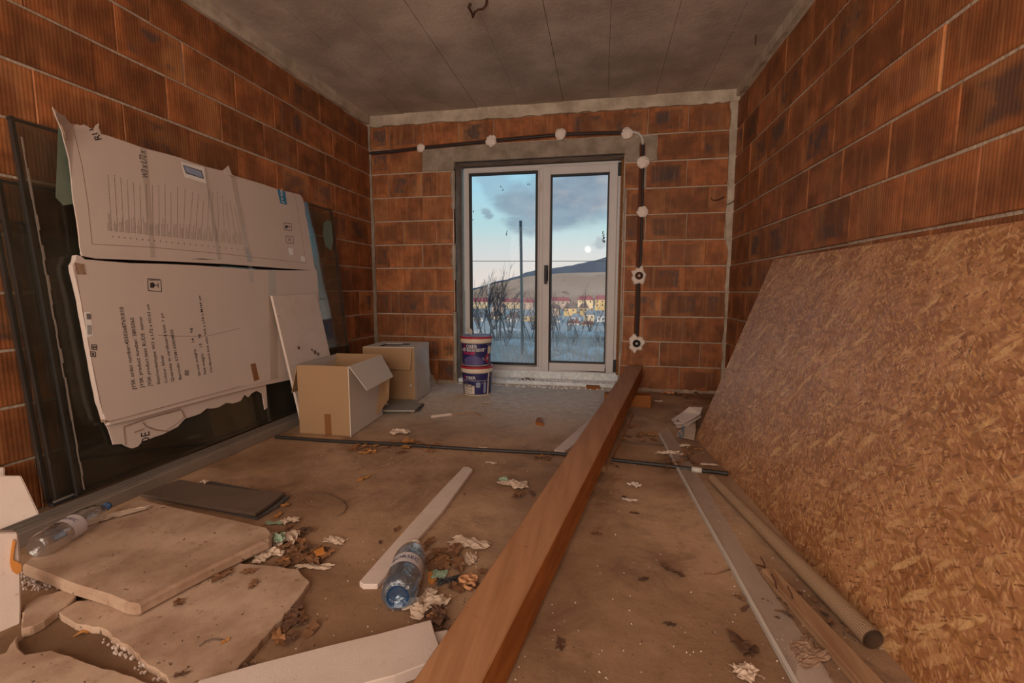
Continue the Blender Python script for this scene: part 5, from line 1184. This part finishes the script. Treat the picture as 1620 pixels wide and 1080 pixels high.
# ring-shaped hardened foam curls
for (x, y, r, lb) in ((735, 915, .016, 'left ring of the orange foam curls'), (748, 914, .014, 'upper right ring of the orange foam curls'), (743, 926, .015, 'lower ring of the orange foam curls')):
    c = fl(x, y, .012); o = MB().tube([(r*math.cos(q*.5)*1.1, r*math.sin(q*.5), .002*math.sin(q)) for q in range(12)], .006, 6).build('foam_curl', M['peel'], None, True); o.location = c; tag(o, lb, 'foam scrap')
slab_px('orange_scrap', [(497, 871), (511, 864), (514, 874), (500, 878)], .012, .006, M['orange'], 'small square orange chip standing on the leaf pile', 'scrap')
slab_px('orange_scrap', [(677, 905), (690, 901), (691, 916), (683, 924), (677, 918)], .0, .004, M['orange'], 'flat orange-brown chip between bottle and green scrap', 'scrap')
# pencil-like brush and wood bits near the buckets
br = empty('paint_brush', (0, 0, 0), 'thin stick with a white end lying in front of the boxes', 'brush')
MB().tube([fl(682, 659, .008), fl(714, 655, .008)], .011, 6).build('white_end', M['foam'], br); MB().tube([fl(714, 655, .008), fl(752, 652, .008), fl(760, 657, .008)], .006, 6).build('stick', M['lath'], br); settle(br)
o = MB().prism([fl(821, 607, 0), fl(846, 608, 0), fl(846, 600, 0), fl(836, 598, 0)], (0, 0, .045)).build('wood_offcut', M['lath'], bevel=.004); recentre(o); tag(o, 'small wedge of broken wood on the threshold edge', 'wood')
slab_px('wood_offcut', [(927, 610), (948, 612), (950, 606), (940, 602), (930, 605)], 0, .03, M['timber_side'], 'small orange wood chip by the right of the threshold', 'wood')
slab_px('foam_chip', [(847, 667), (860, 670), (856, 660), (850, 660)], 0, .02, M['timber_side'], 'little orange wood chip alone on the floor left of the beam', 'wood')
crumple('foam_scrap', 1056, 624, .12, .07, .04, M['peel'], 'yellow foam lump on the floor near the back wall', 'foam scrap', 30, .2)
crumple('paper_scrap', 1042, 636, .07, .04, .02, M['paper'], 'small pale crumb in front of the yellow foam lump', 'paper', 31)
crumple('paper_scrap', 768, 638, .09, .05, .015, M['paper'], 'small flat white scrap in front of the buckets', 'paper', 32)
# white cardboard packaging at the OSB foot
pk = empty('packaging_card', (0, 0, 0), 'folded white printed packaging with a hand hole against the strand board', 'packaging')
c0 = fl(1068, 668, .02)
def flp(pts, z, th, m_, nm): return MB().prism([fl(x, y, zz) for (x, y), zz in zip(pts, z)], (0, 0, th)).build(nm, m_, pk)
flp([(1062, 664), (1067, 671), (1080, 670), (1108, 655), (1111, 645), (1090, 644), (1080, 652)], [.02, .02, .03, .09, .12, .12, .06], .004, M['foam'], 'upper_panel')
flp([(1068, 672), (1071, 677), (1085, 675), (1109, 660), (1108, 655), (1080, 668)], [.01, .01, .02, .07, .07, .02], .004, M['foam'], 'lower_panel')
flp([(1070, 665), (1076, 662), (1079, 664), (1073, 667)], [.029, .035, .035, .03], .003, M['gasket'], 'hand_hole')
flp([(1071, 690), (1073, 682), (1083, 677), (1100, 665), (1101, 680), (1098, 696)], [.01, .012, .02, .03, .02, .01], .003, M['paper'], 'tag_panel')
text_fit('dCom', fl(1081, 695, .018), fl(1084, 675, .026), (0, 0, 1), .035, .004).build('printed_text', M['logo_blue'], pk); settle(pk)
# wire snippets / twigs
def wire(pts, r, mtl, label, cat='wire', z=.004):
    o = MB().tube([fl(x, y, z) for x, y in pts], r, 5).build('wire_snippet' if cat == 'wire' else 'twig', mtl, None, True); recentre(o); tag(o, label, cat)
wire([(487, 784), (500, 779), (516, 780), (531, 786), (543, 793), (549, 801), (545, 810), (533, 816)], .002, M['slate'], 'thin curved wire snippet on the floor right of the dark boards')
wire([(1114, 907), (1134, 908), (1147, 903), (1156, 900)], .002, M['leaf0'], 'thin twig pointing at the mesh strip', 'twig')
wire([(315, 1022), (325, 1014), (338, 1011), (351, 1012)], .002, M['slate'], 'short black wire on the dirty foam slab', 'wire', .026)
wire([(757, 783), (770, 786), (783, 789)], .0025, M['lath'], 'thin wooden splinter below the crumpled wrapper', 'twig')
wire([(1196, 893), (1208, 896), (1212, 905)], .002, M['rust'], 'small rusty wire at the batten end')
for (x, y, z, lb) in ((1522, 160, 0, 'rusty nail in the right wall, nearer the camera'), (1400, 210, 0, 'crossed wire bit on the right brick wall')):
    pass
# reinforcement wires sticking from the corner column
for (pts, lb) in (([(1125, 313), (1128, 317), (1136, 316), (1147, 311)], 'curved wire sticking out of the back wall by the corner'), ([(1150, 324), (1160, 319), (1164, 312)], 'short wire tie sticking out of the corner column')):
    o = MB().tube([on(x, y, (0, -.035, 0), (0, 1, 0)) for x, y in pts], .004, 5).build('tie_wire', M['rust'], None, True); recentre(o); tag(o, lb, 'wire')

# ------------------------------------------------------------------ dry leaves, one object each, in a few piles
lm = []
for v in range(6):
    rnd = random.Random(100+v); n = 13; mb = MB(); mb.v.append(V((0, 0, .08)))
    for i in range(n):
        q = 2*math.pi*i/n; r = (.5 if i % 2 else .30+.1*rnd.random())*(1+.5*math.cos(q)**2)*.75*rnd.uniform(.8, 1.15)
        mb.v.append(V((r*math.cos(q), r*math.sin(q)*.7, .01+rnd.uniform(0, .20))))
    for i in range(n): mb.f.append((0, 1+i, 1+(i+1) % n))
    for k in range(5): lm.append(mb.mesh('dry_leaf', M['leaf%d' % k]))
def leaf(px, py, s, k, label, group, z=.0, rnd=R_):
    o = bpy.data.objects.new('dry_leaf', rnd.choice(lm[k::5])); C.objects.link(o); p = fl(px, py, z); o.location = (p.x, p.y, z+.001)
    o.scale = (s, s*rnd.uniform(.7, 1.2), s*rnd.uniform(.4, .9)); o.rotation_euler = (rnd.uniform(-.1, .1), rnd.uniform(-.1, .1), rnd.uniform(0, 6.28)); tag(o, label, 'leaf', group)
def pile(cx, cy, sx, sy, n, s0, s1, ks, label, group, seed, z=.0):
    rnd = random.Random(seed)
    for i in range(n): leaf(cx+rnd.gauss(0, sx), cy+rnd.gauss(0, sy), rnd.uniform(s0, s1), rnd.choice(ks), label, group, z+rnd.uniform(0, .012), rnd)
pile(478, 876, 20, 9, 26, .05, .09, (0, 0, 2, 1), 'crumpled brown leaf in the pile at the foam slab corner', 'leaf pile at the slab corner', 1)
pile(466, 845, 12, 10, 10, .04, .07, (0, 2, 4), 'brown leaf shred between the slab corner and dark boards', 'leaf shreds by the dark boards', 2)
pile(695, 881, 14, 9, 14, .06, .10, (1, 0, 0), 'curled brown leaf heaped right of the blue bottle', 'leaf heap right of the blue bottle', 3)
pile(730, 930, 12, 5, 5, .05, .08, (0, 2), 'brown leaf below the orange foam curls', 'leaves under the foam curls', 4)
pile(688, 978, 14, 10, 12, .05, .09, (0, 1, 2), 'brown leaf by the crumpled beige paper', 'leaves by the beige paper', 5)
pile(463, 985, 8, 14, 12, .04, .07, (0, 2, 2), 'dark brown leaf along the dirty slab edge', 'leaves along the slab edge', 6)
pile(390, 1055, 12, 6, 7, .04, .06, (2, 4), 'dark leaf shred between slab and foam board', 'leaf shreds by the foam board', 7)
pile(570, 708, 14, 3.5, 12, .06, .11, (3, 1), 'orange-brown leaf along the conduit under the open box', 'leaves along the conduit, left', 8)
pile(640, 703, 14, 5, 14, .06, .10, (3, 0, 1), 'leaf fragment heaped on the conduit at mid floor', 'leaves along the conduit, middle', 9)
pile(680, 706, 20, 3, 9, .05, .09, (1, 3, 0), 'leaf fragment strewn right of the conduit heap', 'leaves along the conduit, right', 10)
pile(860, 722, 8, 3, 7, .05, .08, (3, 0), 'leaf beside the conduit where it meets the beam', 'leaves at the beam crossing', 11)
pile(830, 782, 9, 4, 5, .05, .07, (0, 2), 'brown leaf right of the crumpled wrapper', 'leaves by the wrapper', 12)
pile(1075, 722, 22, 9, 24, .05, .09, (0, 2, 1), 'brown leaf fragment around the far end of the mesh strip', 'leaves at the mesh strip end', 13)
pile(1010, 690, 20, 6, 10, .05, .09, (0, 1), 'flat brown leaf right of the pale lath', 'leaves by the pale lath', 14)
pile(1085, 625, 26, 4, 16, .05, .09, (0, 2), 'dark leaf along the foot of the back wall', 'leaves at the back wall', 15)
pile(955, 735, 15, 6, 5, .04, .06, (2, 0), 'dark leaf bit under the right side of the beam', 'leaf bits under the beam', 16)
pile(1260, 960, 26, 22, 26, .02, .045, (4, 2, 0), 'dark leaf crumb between mesh strip and batten', 'leaf crumbs by the batten', 17)
pile(1330, 970, 24, 14, 12, .02, .04, (4, 2, 0), 'dark leaf crumb between batten and mesh roll', 'leaf crumbs by the mesh roll', 18)
pile(1055, 900, 3, 2, 1, .05, .06, (2,), 'single dark curled leaf alone on the open floor right of the beam', None, 19)
for (x, y, s, k, lb, z) in ((575, 758, .09, 3, 'single orange leaf left of the narrow foam strip', 0), (441, 1012, .10, 1, 'golden brown leaf on the floor near the foam board', 0), (492, 998, .08, 0, 'long curled leaf lying between dirty slab and board', 0),
                        (146, 996, .075, 3, 'yellow leaf in the dark gap between the foam slabs', 0), (283, 955, .075, 0, 'brown leaf on the dirty slab beside the big slab', .022), (400, 926, .055, 0, 'brown leaf in the middle of the dirty slab', .022),
                        (356, 1015, .03, 3, 'tiny orange leaf at the end of the black wire', .022), (285, 1068, .05, 2, 'dark leaf near the bottom of the dirty slab', .022), (394, 905, .06, 0, 'brown leaf at the upper edge of the dirty slab', .022),
                        (350, 912, .09, 0, 'curled brown leaf trapped beside the big slab', .022), (1070, 908, .075, 2, 'dark curled leaf on the bare floor left of the mesh strip', 0), (1018, 917, .045, 4, 'small dark leaf left of the curled leaf', 0),
                        (1172, 1020, .11, 2, 'large ragged dark leaf near the bottom of the floor', 0), (1186, 1032, .08, 2, 'ragged dark leaf right of the large one', 0), (1060, 988, .04, 4, 'small leaf crumb at lower mid floor', 0),
                        (1170, 946, .05, 0, 'brown leaf close to the mesh strip edge', 0), (1178, 964, .045, 2, 'darker leaf just below the brown one at the mesh strip', 0), (944, 845, .05, 0, 'brown leaf shred right of the beam', 0), (987, 788, .05, 2, 'dark leaf beside the white chips', 0),
                        (1004, 812, .05, 2, 'ragged leaf below the white chips', 0), (735, 782, .03, 0, 'tiny leaf beside the foam strip', 0), (640, 845, .06, 3, 'orange leaf left of the blue bottle neck', 0), (628, 838, .05, 0, 'brown leaf touching the foam strip', 0),
                        (602, 858, .04, 2, 'dark leaf left of the foam strip', 0), (452, 800, .06, 3, 'orange leaf at the dark board corner', 0), (440, 816, .07, 3, 'orange leaf under the dark board edge', 0), (672, 870, .05, 1, 'reddish leaf at the bottle neck', 0), (765, 905, .05, 0, 'brown leaf between curls and beam', 0),
                        (887, 1020, .06, 2, 'curled dark leaf at the lower floor right of the beam', 0)):
    leaf(x, y, s, k, lb, None, z)
# grit and crumbs
mb = MB(); rp = random.Random(55)
for i in range(2600):
    mode = rp.random()
    if mode < .45: px, py = rp.uniform(200, 1400), rp.uniform(640, 1075)
    elif mode < .62: px, py = rp.uniform(450, 1150), 700+rp.gauss(8, 9)+.045*(rp.random()*600)
    elif mode < .74: px, py = rp.gauss(690, 60), rp.gauss(900, 35)
    elif mode < .86: px, py = rp.gauss(1270, 60), rp.gauss(985, 50)
    else: px, py = rp.uniform(650, 1110), rp.uniform(612, 660)
    p = fl(px, py)
    if not (.3 < p.x < 3.15+.03*abs(p.y) and -4.4 < p.y < -.03): continue
    r = rp.uniform(.001, .0033); mb.add([(p.x-r, p.y-r*rp.uniform(.3, 1), 0), (p.x+r*rp.uniform(.3, 1.4), p.y-r, 0), (p.x, p.y+r*1.3, 0), (p.x, p.y, r*rp.uniform(.5, 1.3))], [(0, 1, 3), (1, 2, 3), (2, 0, 3)])
g_ = mb.build('floor_grit', M['leaf4']); g_.data.materials.append(M['foam'])
for i, p in enumerate(g_.data.polygons): p.material_index = 1 if (i//3) % 3 == 0 else 0
tag(g_, 'dark and white grit strewn over the dusty concrete floor', 'grit', None, 'stuff')
